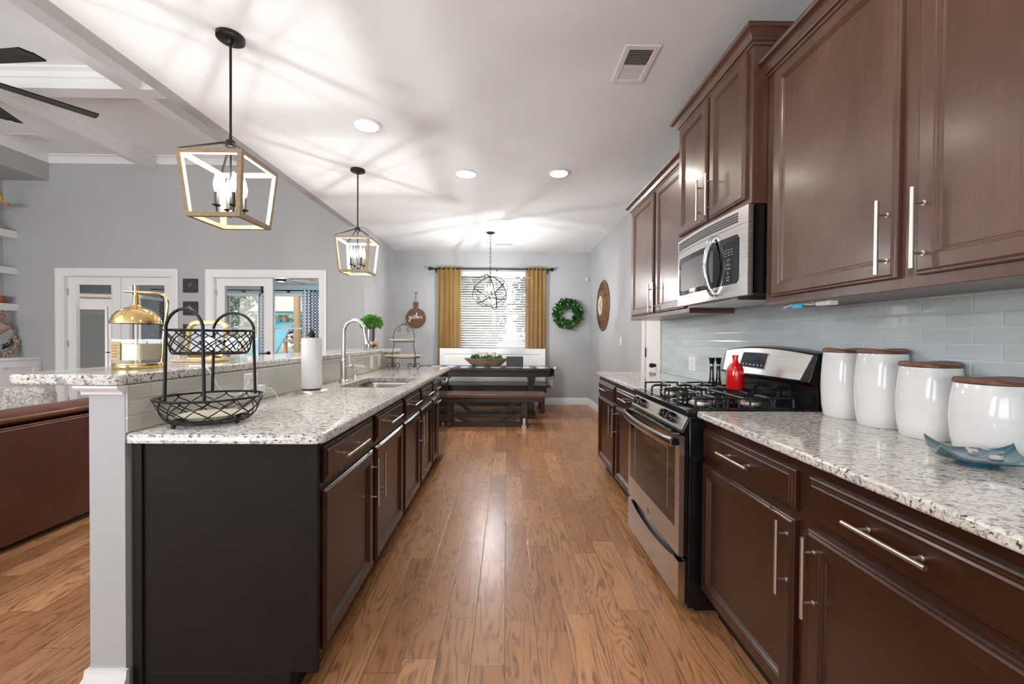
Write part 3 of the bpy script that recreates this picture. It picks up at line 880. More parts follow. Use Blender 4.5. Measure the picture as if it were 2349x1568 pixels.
# island worktop with sink cut-out
def side_pts(x0, y0, x1, y1, n):
    out = []
    for (a, b) in (((x0, y0), (x1, y0)), ((x1, y0), (x1, y1)), ((x1, y1), (x0, y1)), ((x0, y1), (x0, y0))):
        for i in range(n): t = i / n; out.append((a[0] + (b[0] - a[0]) * t, a[1] + (b[1] - a[1]) * t))
    return out


def rr_side(x0, y0, x1, y1, r, n):
    """rounded rectangle with 4n points, corner i at index i*n"""
    out = []
    cs = [(x0 + r, y0 + r, 225), (x1 - r, y0 + r, 315), (x1 - r, y1 - r, 45), (x0 + r, y1 - r, 135)]
    h = n // 2
    for q in range(4):
        cx, cy, a = cs[q]; nx, ny, na = cs[(q + 1) % 4]
        for i in range(n):
            if i <= h // 2: t = i / (h / 2) * 45; th = math.radians(a + t); out.append((cx + r * math.cos(th), cy + r * math.sin(th)))
            elif i >= n - h // 2: t = (n - i) / (h / 2) * 45; th = math.radians(na - t); out.append((nx + r * math.cos(th), ny + r * math.sin(th)))
            else:
                s = (i - h // 2) / (n - h)
                th = math.radians(a + 45); p = (cx + r * math.cos(th), cy + r * math.sin(th)); q2 = (nx + r * math.cos(th), ny + r * math.sin(th))
                out.append((p[0] + (q2[0] - p[0]) * s, p[1] + (q2[1] - p[1]) * s))
    return out


def ring_stack(mb, loops, mi=0, close=True):
    n = len(loops[0][0]); vs = []; fs = []
    for pts, z in loops: vs += [(p[0], p[1], z) for p in pts]
    L = len(loops)
    for j in range(L if close else L - 1):
        a = j * n; b = ((j + 1) % L) * n
        for i in range(n): i2 = (i + 1) % n; fs.append((a + i, a + i2, b + i2, b + i))
    mb.add(vs, fs, mi)


N = 16
SK = (-1.065, 2.545, -.690, 3.140)
inner = rr_side(*SK, .07, N)
outer = rr_side(-1.243, 1.318, -.597, 4.352, .035, N); outer2 = rr_side(-1.239, 1.322, -.601, 4.348, .032, N); outer3 = rr_side(-1.232, 1.330, -.608, 4.340, .028, N)
mb = MB(); ring_stack(mb, [(inner, .884), (inner, .914), (outer3, .914), (outer2, .912), (outer, .906), (outer, .884)])
tag(mb.build('countertop', M_['granite']), 'long lower granite worktop of the island with the sink cut out', 'countertop')
# raised bar
poly = arc(-1.577, 1.375, .055, 180, 270, 6)[0:] + arc(-1.275, 1.345, .03, 270, 360, 4) + [(-1.245, 4.08), (-1.13, 4.19), (-1.13, 4.35), (-1.632, 4.35)]
slab('bar_top', 'raised granite bar top on the island half wall', poly, 1.070, 1.105)
# =================================================================== SINK, FAUCET
t = thing('sink', 'stainless undermount sink in the island worktop', 'sink', (-.88, 2.84, .70))
o_in = rr_side(-1.075, 2.535, -.682, 3.15, .075, N)
def off(p, k): cx, cy = -.8785, 2.8425; return [(cx + (x - cx) * k, cy + (y - cy) * k) for x, y in p]
mb = MB(); ring_stack(mb, [(off(o_in, 1.004), .883), (o_in, .881), (off(o_in, .985), .86), (off(o_in, .97), .72), (off(o_in, .90), .695), (off(o_in, .1), .690)], close=False)
mb.build('basin', M_['steel'], t)
MB().lathe([(.0001, .693), (.04, .693), (.045, .697), (.045, .690)], (-.88, 2.84, 0), 20).build('drain', M_['chrome'], t)

t = thing('faucet', 'tall chrome gooseneck pull-down faucet behind the island sink', 'faucet', (-1.153, 2.88, .914))
fx, fy = -1.153, 2.88
MB().lathe([(.036, 0), (.036, .006), (.026, .014), (.024, .02), (.024, .135), (.022, .15), (.016, .165), (.0145, .18)], (fx, fy, .914), 24).build('body', M_['steel'], t)
path = [(fx, fy, 1.08), (fx, fy, 1.26)] + [(fx + .075 - .075 * math.cos(math.radians(a)), fy, 1.26 + .085 * math.sin(math.radians(a))) for a in range(12, 165, 12)]
MB().tube(path, .0135, 14).build('spout', M_['steel'], t)
e = path[-1]
MB().cyl(e, (e[0] + .012, fy, e[2] - .075), .0145, .016, 18).cyl((e[0] + .012, fy, e[2] - .075), (e[0] + .022, fy, e[2] - .115), .016, .026, 18).build('spray_head', M_['chrome'], t)
MB().cyl((fx, fy, 1.02), (fx + .045, fy - .01, 1.02), .012, n=12).ball((fx + .05, fy - .01, 1.02), .016).cyl((fx + .045, fy - .01, 1.02), (fx + .04, fy - .01, 1.10), .006, .007, 10).build('lever', M_['chrome'], t)
t = thing('soap_dispenser', 'small chrome soap pump right of the faucet', 'soap dispenser', (-1.165, 3.13, .914))
MB().lathe([(.022, 0), (.022, .006), (.013, .012), (.012, .06), (.008, .065), (.006, .085), (.010, .09), (.010, .102), (.003, .106)], (-1.165, 3.13, .914), 18).build('body', M_['chrome'], t)
MB().tube([(-1.165, 3.13, 1.008), (-1.13, 3.125, 1.010), (-1.085, 3.12, 1.004)], [.007, .006, .005], 10).build('spout', M_['chrome'], t)

# paper towel
px_, py_ = -1.115, 2.33
t = thing('paper_towel_holder', 'round steel paper towel holder on the island worktop', 'paper towel holder', (px_, py_, .914))
MB().lathe([(.085, 0), (.085, .006), (.078, .014), (.05, .018), (.02, .020)], (px_, py_, .914), 40).build('base', M_['nickel'], t)
MB().cyl((px_, py_, .93), (px_, py_, 1.235), .005, n=12).build('rod', M_['nickel'], t)
MB().lathe([(.006, 1.225), (.018, 1.232), (.020, 1.243), (.014, 1.255), (.006, 1.268), (.0005, 1.275)], (px_, py_, 0), 16).build('finial', M_['bronze'], t)
tag(MB().lathe([(.02, .936), (.052, .936), (.0535, .945), (.0535, 1.215), (.052, 1.222), (.02, 1.222), (.02, .936)], (px_, py_, 0), 40).build('paper_towel_roll', M_['paper']), 'white paper towel roll upright on the steel holder', 'paper towel roll')

# =================================================================== TWO-TIER BASKET
BC = V(-1.078, 1.490, 0); ba = math.radians(24)
def ell(a, b, z, n=48, ph=0):
    out = []
    for i in range(n):
        t_ = 2 * PI * i / n + ph; x = a * math.cos(t_); y = b * math.sin(t_)
        out.append((BC.x + x * math.cos(ba) - y * math.sin(ba), BC.y + x * math.sin(ba) + y * math.cos(ba), z))
    return out
def ept(a, b, th, z):
    x = a * math.cos(th); y = b * math.sin(th)
    return V(BC.x + x * math.cos(ba) - y * math.sin(ba), BC.y + x * math.sin(ba) + y * math.cos(ba), z)
t = thing('tiered_basket', 'black wire two-tier oval basket at the near end of the island', 'basket', (BC.x, BC.y, .914))
def tier(name, a1, b1, z1, a0, b0, z0, n):
    mb = MB(); mb.tube(ell(a1, b1, z1), .0042, 8, True)
    p = MB()
    mb.tube(ell(a0, b0, z0), .0035, 8, True)
    def pt(th, s):   # s 0 bottom .. 1 top, bulging
        k = s ** .6
        return ept(a0 + (a1 - a0) * k, b0 + (b1 - b0) * k, th, z0 + (z1 - z0) * s)
    for i in range(n):
        th = 2 * PI * i / n; d = 2 * PI / n
        for sg in (1, -1):
            pts = []
            for j in range(11):
                s = j / 10
                # crossing diamonds below, interlaced loops above
                q = th + sg * d * (0.5 - 1.05 * min(s / .62, 1) * 1.0 + (0.62 * math.sin((s - .62) / .38 * PI * .5) if s > .62 else 0))
                pts.append(pt(q, s))
            mb.tube(pts, .0021, 6)
    f = mb.build(name, M_['wire'], t)
    g = MB()
    for k in range(-3, 4):
        v = k / 4 * b0
        w = a0 * math.sqrt(max(0, 1 - (v / b0) ** 2))
        A = V(BC.x - w * math.cos(ba) - v * math.sin(ba), BC.y - w * math.sin(ba) + v * math.cos(ba), z0); B = V(BC.x + w * math.cos(ba) - v * math.sin(ba), BC.y + w * math.sin(ba) + v * math.cos(ba), z0)
        g.tube([A, B], .0018, 6)
    g.build('bottom_wires', M_['wire'], f)
    return f
tier('lower_tier', .163, .148, 1.012, .118, .105, .930, 13)
tier('upper_tier', .132, .095, 1.252, .112, .078, 1.170, 12)
for (A, B, nm) in (((-1.158, 1.385), (-1.008, 1.362), 'handle'), ((-1.168, 1.622), (-.985, 1.598), 'handle')):
    A = V(*A, 0); B = V(*B, 0); c = (A + B) / 2; h = (B - A) / 2
    at, bt = c - h * .93, c + h * .93
    pts = [V(A.x, A.y, 1.008), V((A.x + at.x) / 2, (A.y + at.y) / 2, 1.13), V(at.x, at.y, 1.24)]
    for k in range(1, 12):
        an = PI * k / 12; q = c - h * .97 * math.cos(an); pts.append(V(q.x, q.y, 1.245 + .078 * math.sin(an)))
    pts += [V(bt.x, bt.y, 1.24), V((B.x + bt.x) / 2, (B.y + bt.y) / 2, 1.13), V(B.x, B.y, 1.008)]
    MB().tube(pts, .0052, 10).build(nm, M_['wire'], t)
for (x, y) in ((-1.135, 1.392), (-.985, 1.49), (-1.19, 1.50), (-1.05, 1.60)):
    MB().ball((x, y, .9225), .0085, 12).cyl((x, y, .928), (x, y, .934), .004, n=8).build('foot', M_['wire'], t)
d = ell(.098, .085, 0, 40)
mb = MB(); ring_stack(mb, [(off2, z) for off2, z in (([(p[0], p[1]) for p in ell(.070, .06, 0, 40)], .934), ([(p[0], p[1]) for p in ell(.103, .092, 0, 40)], .950), ([(p[0], p[1]) for p in ell(.098, .087, 0, 40)], .950), ([(p[0], p[1]) for p in ell(.066, .056, 0, 40)], .940), ([(p[0], p[1]) for p in ell(.001, .001, 0, 40)], .940))], close=False)
tag(mb.build('dish', M_['cream']), 'cream oval dish lying in the lower basket tier', 'dish')
# sunglasses in the upper tier
t = thing('sunglasses', 'dark sunglasses lying in the upper basket tier', 'sunglasses', (-1.04, 1.50, 1.175))
for s in (-1, 1):
    cx, cy = -1.035 + s * .032, 1.475 + s * .012
    MB().lathe([(.0001, .001), (.026, .0), (.029, .003), (.029, .006), (.0001, .009)], (cx, cy, 0), 20, M=Matrix.Translation((0, 0, 0)), sx=1, sy=.8)
    m = MB(); m.cyl((cx, cy - .002, 1.205), (cx, cy + .002, 1.205), .027, n=20); m.build('lens', M_['blackg'], t)
MB().tube([(-1.04, 1.472, 1.212), (-1.035, 1.47, 1.216), (-1.028, 1.475, 1.212)], .003, 6).build('bridge', M_['wire'], t)
for s in (-1, 1): MB().tube([(-1.035 + s * .058, 1.475 + s * .02, 1.212), (-1.05 + s * .05, 1.52 + s * .02, 1.20), (-1.06 + s * .045, 1.55 + s * .015, 1.185)], .003, 6).build('temple', M_['wire'], t)

# =================================================================== LAMP, CANDLE, FRAME on the bar
lx, ly, lz = -1.434, 1.60, 1.105
t = thing('candle_warmer_lamp', 'polished brass dome lamp over a candle on the near end of the bar', 'lamp', (lx, ly, lz))
MB().lathe([(.077, 0), (.079, .004), (.079, .018), (.076, .022), (.0001, .022)], (lx, ly, lz), 48).build('base', M_['brass'], t)
MB().tube(spline([(lx + .070, ly + .02, lz + .02), (lx + .078, ly + .02, lz + .14), (lx + .092, ly + .02, lz + .240), (lx + .088, ly + .019, lz + .276), (lx + .070, ly + .015, lz + .291), (lx + .04, ly + .008, lz + .295), (lx - .052, ly - .008, lz + .298)], 8), .0052, 10).build('arm', M_['brass'], t)
MB().cyl((lx - .012, ly, lz + .27), (lx - .012, ly, lz + .322), .008, n=16).cyl((lx - .012, ly, lz + .243), (lx - .012, ly, lz + .285), .011, .0095, 16).lathe([(.018, .236), (.016, .242), (.008, .248)], (lx - .012, ly, lz), 20).build('socket', M_['brass'], t)
dome = [(.079, .172), (.077, .180), (.070, .201), (.056, .219), (.038, .231), (.018, .239), (.0001, .241)]
MB().lathe(dome + [(.0001, .239), (.036, .228), (.053, .215), (.067, .198), (.074, .180), (.077, .172), (.079, .172)], (lx - .012, ly, lz), 48).build('shade', M_['brass'], t)
t = thing('jar_candle', 'cream candle in a squarish clear glass jar under the brass lamp', 'candle', (lx, ly, lz + .022))
sq = lambda h, r: [(lx - .004 + p[0], ly + p[1]) for p in rrect(-h, -h, h, h, r)]
MB().prism(sq(.0585, .014), lz + .034, lz + .094).build('wax', M_['wax'], t)
mb = MB(); ring_stack(mb, [(sq(.0590, .015), lz + .0225), (sq(.0620, .016), lz + .03), (sq(.0620, .016), lz + .112), (sq(.060, .015), lz + .112), (sq(.060, .015), lz + .032)], close=False); mb.build('jar', M_['glass'], t)
MB().box((lx - .052, ly - .0635, lz + .034), (lx - .016, ly - .0622, lz + .104)).build('label', M_['label'], t)
mb = MB()
for k in range(5): mb.box((lx - .047, ly - .0641, lz + .046 + k * .0105), (lx - .026 + .004 * (k % 2), ly - .0634, lz + .0485 + k * .0105))
mb.build('label_lines', M_['clockw'], t)
for dx, dy in ((.02, .01), (-.03, .0)): MB().cyl((lx + dx, ly + dy, lz + .094), (lx + dx, ly + dy, lz + .104), .0012, n=6).build('wick', M_['wire'], t)

# gold rimmed tray/frame leaning behind the basket
fx0, fy0 = -1.580, 2.14
t = thing('tabletop_mirror', 'gold rimmed rounded mirror standing on the bar behind the wire basket', 'mirror', (fx0, fy0, 1.105))
P = [(p[0], p[1]) for p in rrect(-.108, .012, .108, .205, .045, 6)]
Pi = [(p[0], p[1]) for p in rrect(-.090, .030, .090, .187, .030, 6)]
def lean(p, d): return (fx0 + p[0], fy0 + d + p[1] * .16, 1.105 + p[1])
vs = [lean(p, -.010) for p in P] + [lean(p, -.014) for p in Pi] + [lean(p, .0) for p in Pi] + [lean(p, .010) for p in P]
n = len(P); fs = []
for j in range(4):
    for i in range(n): fs.append((j * n + i, j * n + (i + 1) % n, ((j + 1) % 4) * n + (i + 1) % n, ((j + 1) % 4) * n + i))
MB().add(vs, fs).build('frame', M_['brass'], t)
MB().add([lean(p, -.004) for p in Pi] + [lean(p, .004) for p in Pi], [tuple(range(n)), tuple(range(n, 2 * n))]).build('glass', M_['mirror'], t)
MB().box((fx0 - .09, fy0 - .01, 1.105), (fx0 + .09, fy0 + .05, 1.118)).build('stand', M_['brass'], t, bev=.003)
tag(MB().prism(rrect(-1.60, 1.93, -1.39, 2.06, .02), 1.1055, 1.118).build('wooden_board', M_['board'], bev=.003), 'small tan wooden board lying on the bar before the mirror', 'board')
t = thing('glass_ornament', 'small clear glass ornament on the bar beside the brass lamp', 'ornament', (-1.47, 1.84, 1.105))
MB().lathe([(.025, 0), (.028, .008), (.02, .018), (.006, .022)], (-1.47, 1.84, 1.1055), 16).build('base', M_['glass'], t)
m = MB()
for a in (20, 70, 110, 160): m.tube(spline([(-1.47, 1.84, 1.125), (-1.47 + .03 * math.cos(math.radians(a)), 1.84, 1.14 + .01 * math.sin(math.radians(a))), (-1.47 + .012 * math.cos(math.radians(a)), 1.84, 1.152)], 4), .003, 6)
m.build('petals', M_['chrome'], t)

# outlet with charger and cord on the cream tile
def outlet(name, label, M, kind='outlet', w=.07, h=.115):
    t = thing(name, label, 'outlet' if kind == 'outlet' else 'switch', tuple(M.translation))
    MB().panel(M @ Matrix.Translation((-w / 2, -h / 2, 0)), w, h, [(0, 0), (0, .003), (.003, .006)]).build('cover_plate', M_['plast'], t)
    m = MB()
    if kind == 'outlet':
        for s in (-1, 1):
            for q in (-1, 1): m.box((q * .007 - .0012, s * .024 - .004, .006), (q * .007 + .0012, s * .024 + .005, .0066), M=M)
            m.cyl((0, s * .024 - .012, .006), (0, s * .024 - .012, .0066), .0025, n=8, M=M)
        m.build('sockets', M_['slot'], t)
    else:
        m.box((-.016, -.033, .006), (.016, .033, .009), M=M); m.build('rocker', M_['plast'], t, bev=.002)
    return t


FXp = lambda x, y, z: frame((x, y, z), (0, 1, 0), (0, 0, 1), (1, 0, 0))
FXm = lambda x, y, z: frame((x, y, z), (0, -1, 0), (0, 0, 1), (-1, 0, 0))
FYm = lambda x, y, z: frame((x, y, z), (1, 0, 0), (0, 0, 1), (0, -1, 0))
outlet('wall_outlet', 'white outlet on the cream tile behind the wire basket, charger plugged in', FXp(-1.2375, 1.97, .995), w=.10)
outlet('wall_outlet', 'left white outlet of the pair beside the faucet on cream tile', FXp(-1.2375, 3.72, .995), w=.075)
outlet('wall_switch', 'right white switch of the pair beside the faucet on cream tile', FXp(-1.2375, 3.95, .995), 'switch', w=.075)
outlet('wall_outlet', 'white outlet on the blue grey tile left of the range back', FXm(1.4695, 3.19, 1.035), w=.115)
outlet('wall_outlet', 'white outlet low on the back wall beside the bench', FYm(.816, 7.459, .395), w=.075)
outlet('wall_switch', 'white switch on the dining side wall past the clock', FXm(1.514, 5.36, 1.19), 'switch', w=.075)
t = thing('charger', 'white plug charger with thin cord in the island outlet', 'charger', (-1.22, 2.0, .98))
MB().box((-1.231, 1.985, .952), (-1.195, 2.025, .992)).build('plug', M_['plast'], t, bev=.004)
MB().tube(spline([(-1.195, 2.0, .98), (-1.14, 1.98, .975), (-1.13, 2.01, .93), (-1.15, 2.04, .9165), (-1.13, 2.07, .9165)], 8), .002, 6).build('cord', M_['plast'], t)
tag(MB().tube(spline([(-1.231, 1.95, 1.02), (-1.21, 1.85, .97), (-1.20, 1.72, 1.0), (-1.215, 1.68, 1.075), (-1.25, 1.69, 1.112), (-1.32, 1.74, 1.112), (-1.40, 1.73, 1.111), (-1.52, 1.80, 1.111)], 8), .0032, 8).build('power_cord', M_['plast']), 'white power cord running over the bar edge down to the outlet', 'cord')

# =================================================================== CAKE STAND, BOXWOOD
cx, cy = -1.02, 4.02
t = thing('tiered_plate_stand', 'wrought iron scroll stand with two tiers at the far end of the island', 'plate stand', (cx, cy, .914))
m = MB()
for zc, r in ((1.027, .155), (1.182, .105)): m.tube([(cx + r * math.cos(a / 24 * 2 * PI), cy + r * math.sin(a / 24 * 2 * PI), zc) for a in range(24)], .004, 6, True)
m.build('rings', M_['zinc'], t)
for s in (-1, 1):
    pts = spline([(cx + s * .115, cy, .93), (cx + s * .118, cy, .98), (cx + s * .112, cy, 1.06), (cx + s * .095, cy, 1.15), (cx + s * .10, cy, 1.18), (cx + s * .103, cy, 1.25), (cx + s * .075, cy, 1.315), (cx + s * .03, cy, 1.345), (cx, cy, 1.355)], 5)
    MB().tube(pts, .0048, 8).tube(spline([(cx + s * .05, cy, 1.335), (cx + s * .035, cy, 1.315), (cx + s * .035, cy, 1.29), (cx + s * .052, cy, 1.285), (cx + s * .055, cy, 1.305), (cx + s * .045, cy, 1.31)], 4), .004, 6).build('side_rod', M_['zinc'], t)
def scroll(x, y, dx, dy):
    pts = []
    for k in range(22):
        a = k / 21 * 2 * PI * 1.15; r = .030 * (1 - k / 26)
        pts.append((x + dx * (r * math.sin(a)), y + dy * (r * math.sin(a)), .948 - r * math.cos(a)))
    return MB().tube(pts, .0046, 8)
for sx_, sy_ in ((-1, 0), (1, 0)):
    for q in (-1, 1):
        o = scroll(cx + sx_ * .10 + q * .034, cy, q, 0); o.tube([(cx + sx_ * .10 + q * .006, cy, .925), (cx + sx_ * .105, cy, .98), (cx + sx_ * .11, cy, 1.027)], .0045, 6)
        o.build('scroll_foot', M_['zinc'], t)
MB().box((cx - .028, cy - .008, 1.352), (cx + .028, cy + .008, 1.372)).build('top_grip', M_['zinc'], t, bev=.006)
pp = lambda r: [(.02, 0), (r * .6, .002), (r * .85, .008), (r, .016), (r, .020), (r * .84, .013), (r * .6, .008), (.0001, .007)]
tag(MB().lathe(pp(.19), (cx, cy, 1.032), 40).build('plate', M_['cream']), 'larger white plate on the lower tier of the iron stand', 'plate')
tag(MB().lathe(pp(.138), (cx, cy, 1.187), 40).build('plate', M_['cream']), 'smaller white plate on the upper tier of the iron stand', 'plate')

def leaves(mb, pts, L, Wd, rnd, mi=0):
    for p, d in pts:
        d = d.normalized(); s = d.orthogonal().normalized()
        s = Matrix.Rotation(rnd.random() * 2 * PI, 3, d) @ s; nrm = d.cross(s)
        l = L * rnd.uniform(.7, 1.2); w = Wd * rnd.uniform(.8, 1.2)
        a = p; b = p + d * l * .45 + s * w + nrm * w * .25; c = p + d * l; e = p + d * l * .45 - s * w + nrm * w * .25; mid = p + d * l * .5
        mb.add([a, b, c, e, mid], [(0, 1, 4), (1, 2, 4), (2, 3, 4), (3, 0, 4)], mi)


vx, vy, vz = -1.365, 4.10, 1.1055
t = thing('boxwood_plant', 'round green boxwood plant standing in a clear glass cylinder on the bar', 'plant', (vx, vy, vz))
rnd = random.Random(3); L_ = []
for i in range(1500):
    z = rnd.uniform(-.55, 1); a = rnd.uniform(0, 2 * PI); s = math.sqrt(1 - z * z); d = V(s * math.cos(a), s * math.sin(a), z); r = rnd.uniform(.45, 1)
    L_.append((V(vx, vy, vz + .255) + V(d.x * .105, d.y * .105, d.z * .085) * r, d + V(rnd.uniform(-.5, .5), rnd.uniform(-.5, .5), rnd.uniform(-.2, .7))))
m = MB(); leaves(m, L_, .021, .0075, rnd); m.build('foliage', M_['leafl'], t)
m = MB()
for i in range(26):
    a = rnd.uniform(0, 2 * PI); r = rnd.uniform(0, .035)
    m.tube([(vx + r * math.cos(a), vy + r * math.sin(a), vz + .07), (vx + 1.3 * r * math.cos(a + .3), vy + 1.3 * r * math.sin(a + .3), vz + .24)], .0035, 5)
m.build('stems', M_['bark'], t)
m = MB()
for i in range(40):
    a = rnd.uniform(0, 2 * PI); r = rnd.uniform(.0, .052); m.lathe([(.0001, 0), (.018, .001), (.018, .005), (.0001, .006)], (vx + r * math.cos(a), vy + r * math.sin(a), vz + .045 + rnd.uniform(0, .028)), 12)
m.build('lemon_slices', M_['yellow'], t)
m = MB(); L_ = [(V(vx + rnd.uniform(-.045, .045), vy + rnd.uniform(-.045, .045), vz + rnd.uniform(.012, .045)), V(rnd.uniform(-1, 1), rnd.uniform(-1, 1), rnd.uniform(-.3, 1))) for i in range(160)]
leaves(m, L_, .022, .008, rnd); m.build('moss', M_['leafd'], t)
v = thing('glass_vase', 'clear glass cylinder vase around the boxwood stems', 'vase', (vx, vy, vz))
MB().lathe([(.070, 0), (.074, .004), (.074, .20), (.070, .20), (.070, .01), (.0001, .01)], (vx, vy, vz), 32).build('cylinder', M_['glass'], v)

# =================================================================== RANGE
RY0, RY1 = 1.787, 2.545; RX = .772
t = thing('gas_range', 'stainless and black gas range set into the right counter', 'range', (1.1, (RY0 + RY1) / 2, 0))
MB().box((.815, RY0, .03), (1.44, RY1, .885)).build('body', M_['blackm'], t, bev=.003)
MB().box((.86, RY0 + .03, 0), (1.40, RY1 - .03, .03)).build('base', M_['dark'], t)
# storage drawer with scooped top edge
def bowed(x, z0, z1f, y0=RY0 + .004, y1=RY1 - .004, n=24):
    """front plate between z0 and z1f(t) along y"""
    vs = []; fs = []
    for i in range(n + 1):
        tt = i / n; y = y0 + (y1 - y0) * tt; zz = z1f(tt)
        vs += [(x, y, z0), (x, y, zz), (x + .03, y, zz), (x + .03, y, z0)]
    for i in range(n):
        for q in range(4): fs.append((4 * i + q, 4 * i + (q + 1) % 4, 4 * i + 4 + (q + 1) % 4, 4 * i + 4 + q))
    fs += [(0, 1, 2, 3), (4 * n, 4 * n + 3, 4 * n + 2, 4 * n + 1)]
    return MB().add(vs, fs)
d = bowed(RX, .058, lambda s: .236 - .032 * math.sin(PI * min(1, max(0, (s - .10) / .80))) ** .6)
d.build('storage_drawer', M_['steelh'], t)
MB().box((RX + .03, RY0 + .002, .05), (.816, RY1 - .002, .245)).build('drawer_box', M_['blackm'], t)
# oven door
od = MB(); z0, z1 = .262, .800; wy0, wy1, wz0, wz1 = RY0 + .050, RY1 - .035, .375, .762
od.box((RX, RY0 + .004, z0), (RX + .022, wy0, z1)); od.box((RX, wy1, z0), (RX + .022, RY1 - .004, z1)); od.box((RX, wy0, z0), (RX + .022, wy1, wz0)); od.box((RX, wy0, wz1), (RX + .022, wy1, z1))
dr = od.build('oven_door', M_['steelh'], t)
MB().box((RX + .022, RY0 + .004, z0), (.812, RY1 - .004, z1)).build('door_side', M_['blackm'], dr)
MB().box((RX + .0015, wy0, wz0), (RX + .012, wy1, wz1)).build('window', M_['blackg'], dr)
MB().box((RX + .0008, wy0 + .09, wz0 + .05), (RX + .0014, wy0 + .0915, wz1 - .05)).box((RX + .0008, wy1 - .0915, wz0 + .05), (RX + .0014, wy1 - .09, wz1 - .05)).box((RX + .0008, wy0 + .09, wz1 - .0515), (RX + .0014, wy1 - .09, wz1 - .05)).build('window_line', M_['ltr'], dr)
# curved handle
hp = []
for i in range(25):
    s = i / 24; y = RY0 + .012 + (RY1 - RY0 - .024) * s; b = math.sin(PI * s) ** .7
    hp.append((RX - .032 - .030 * b, y, .772))
hm = MB(); vs = []; fs = []
sec = [(-.006, -.022), (-.010, -.008), (-.009, .012), (-.004, .020), (.006, .018), (.006, -.020)]
for p in hp: vs += [(p[0] + a, p[1], p[2] + b) for a, b in sec]
k = len(sec)
for i in range(24):
    for q in range(k): fs.append((i * k + q, i * k + (q + 1) % k, (i + 1) * k + (q + 1) % k, (i + 1) * k + q))
fs += [tuple(range(k)), tuple(range(24 * k, 25 * k))]
hm.add(vs, fs); hm.build('handle', M_['steelh'], dr)
for y in (RY0 + .022, RY1 - .022): MB().box((RX - .034, y - .012, .756), (RX + .001, y + .012, .790)).build('handle_bracket', M_['blackm'], dr, bev=.003)
# vent trim between door and handle
m = MB(); m.box((RX - .014, RY0 + .05, .798), (RX + .02, RY1 - .05, .804))
for i in range(7): y = RY0 + .12 + i * .085; m.box((RX - .016, y, .8045), (RX + .012, y + .05, .8075))
m.build('vent_trim', M_['steelh'], t)
# control panel, sloped
cp = [(.782, .812), (.822, .898), (.86, .898), (.86, .812)]
MB().prism(cp, RY0 + .004, RY1 - .004, 'y').build('control_panel', M_['blackm'], t, bev=.004)
nv = V(-.086, 0, .040).normalized(); uv = V(.040, 0, .086).normalized()
Mp = Matrix(((0, uv.x, nv.x, .782), (-1, 0, 0, RY1 - .02), (0, uv.z, nv.z, .812), (0, 0, 0, 1)))
MB().box((0, .012, 0), (RY1 - RY0 - .04, .084, .0015), M=Mp).build('panel_face', M_['steelh'], t, bev=.001)
for (yk) in (2.440, 2.360, 2.020, 1.940):
    uu = RY1 - .02 - yk; M2 = Mp @ Matrix.Translation((uu, .046, 0))
    kb = MB().lathe([(.0225, 0), (.0235, .004), (.0225, .022), (.019, .030), (.0001, .031)], (0, 0, 0), 28, M=M2).box((-.0045, -.017, .028), (.0045, .017, .037), M=M2)
    kb.build('knob', M_['blackg'], t, bev=.001)
# cooktop
MB().box((.800, RY0, .886), (1.40, RY1, .918)).build('cooktop', M_['blackm'], t, bev=.006)
MB().box((.835, RY0 + .03, .918), (1.325, RY1 - .03, .9195)).build('cooktop_deck', M_['blackg'], t)
BX = [.96, 1.21]; BYs = [1.985, 2.345]
for bx_ in BX:
    for by_ in BYs:
        b = MB().lathe([(.056, 0), (.054, .008), (.045, .013), (.040, .016), (.0001, .016)], (bx_, by_, .919), 28).build('burner', M_['nickel'], t)
        MB().lathe([(.036, .016), (.036, .022), (.030, .027), (.0001, .028)], (bx_, by_, .919), 24).build('burner_cap', M_['blackc'], b)
for by_ in BYs:
    g = MB(); zt = .962; r = .0065; y0, y1 = by_ - .165, by_ + .165; x0, x1 = .848, 1.318
    lp = [(x0, y0), (x1, y0), (x1, y1), (x0, y1)]
    def bar(a, b, up0=True, up1=True): 
        g.tube([(a[0], a[1], zt if up0 else .921), (b[0], b[1], zt if up1 else .921)], r, 6, sq=1.3)
    for bx_ in BX:
        for an in (0, 90, 180, 270):
            c_, s_ = math.cos(math.radians(an)), math.sin(math.radians(an))
            ex, ey = bx_ + c_ * .112, by_ + s_ * .150
            g.tube(spline([(bx_ + c_ * .028, by_ + s_ * .028, zt - .004), (bx_ + c_ * .06, by_ + s_ * .075, zt), (bx_ + c_ * .095, by_ + s_ * .13, zt), (ex, ey, zt - .008), (ex + c_ * .004, ey + s_ * .006, .94), (ex + c_ * .004, ey + s_ * .006, .921)], 4), r, 6)
        for sy in (-1, 1):
            g.tube(spline([(bx_ - .10, by_ + sy * .154, .921), (bx_ - .098, by_ + sy * .154, zt - .008), (bx_ - .085, by_ + sy * .154, zt), (bx_ + .085, by_ + sy * .154, zt), (bx_ + .098, by_ + sy * .154, zt - .008), (bx_ + .10, by_ + sy * .154, .921)], 4), r * .8, 6)
    g.tube([(1.085, by_ - .154, zt), (1.085, by_ + .154, zt)], r, 6)
    g.build('grate', M_['blackc'], t)
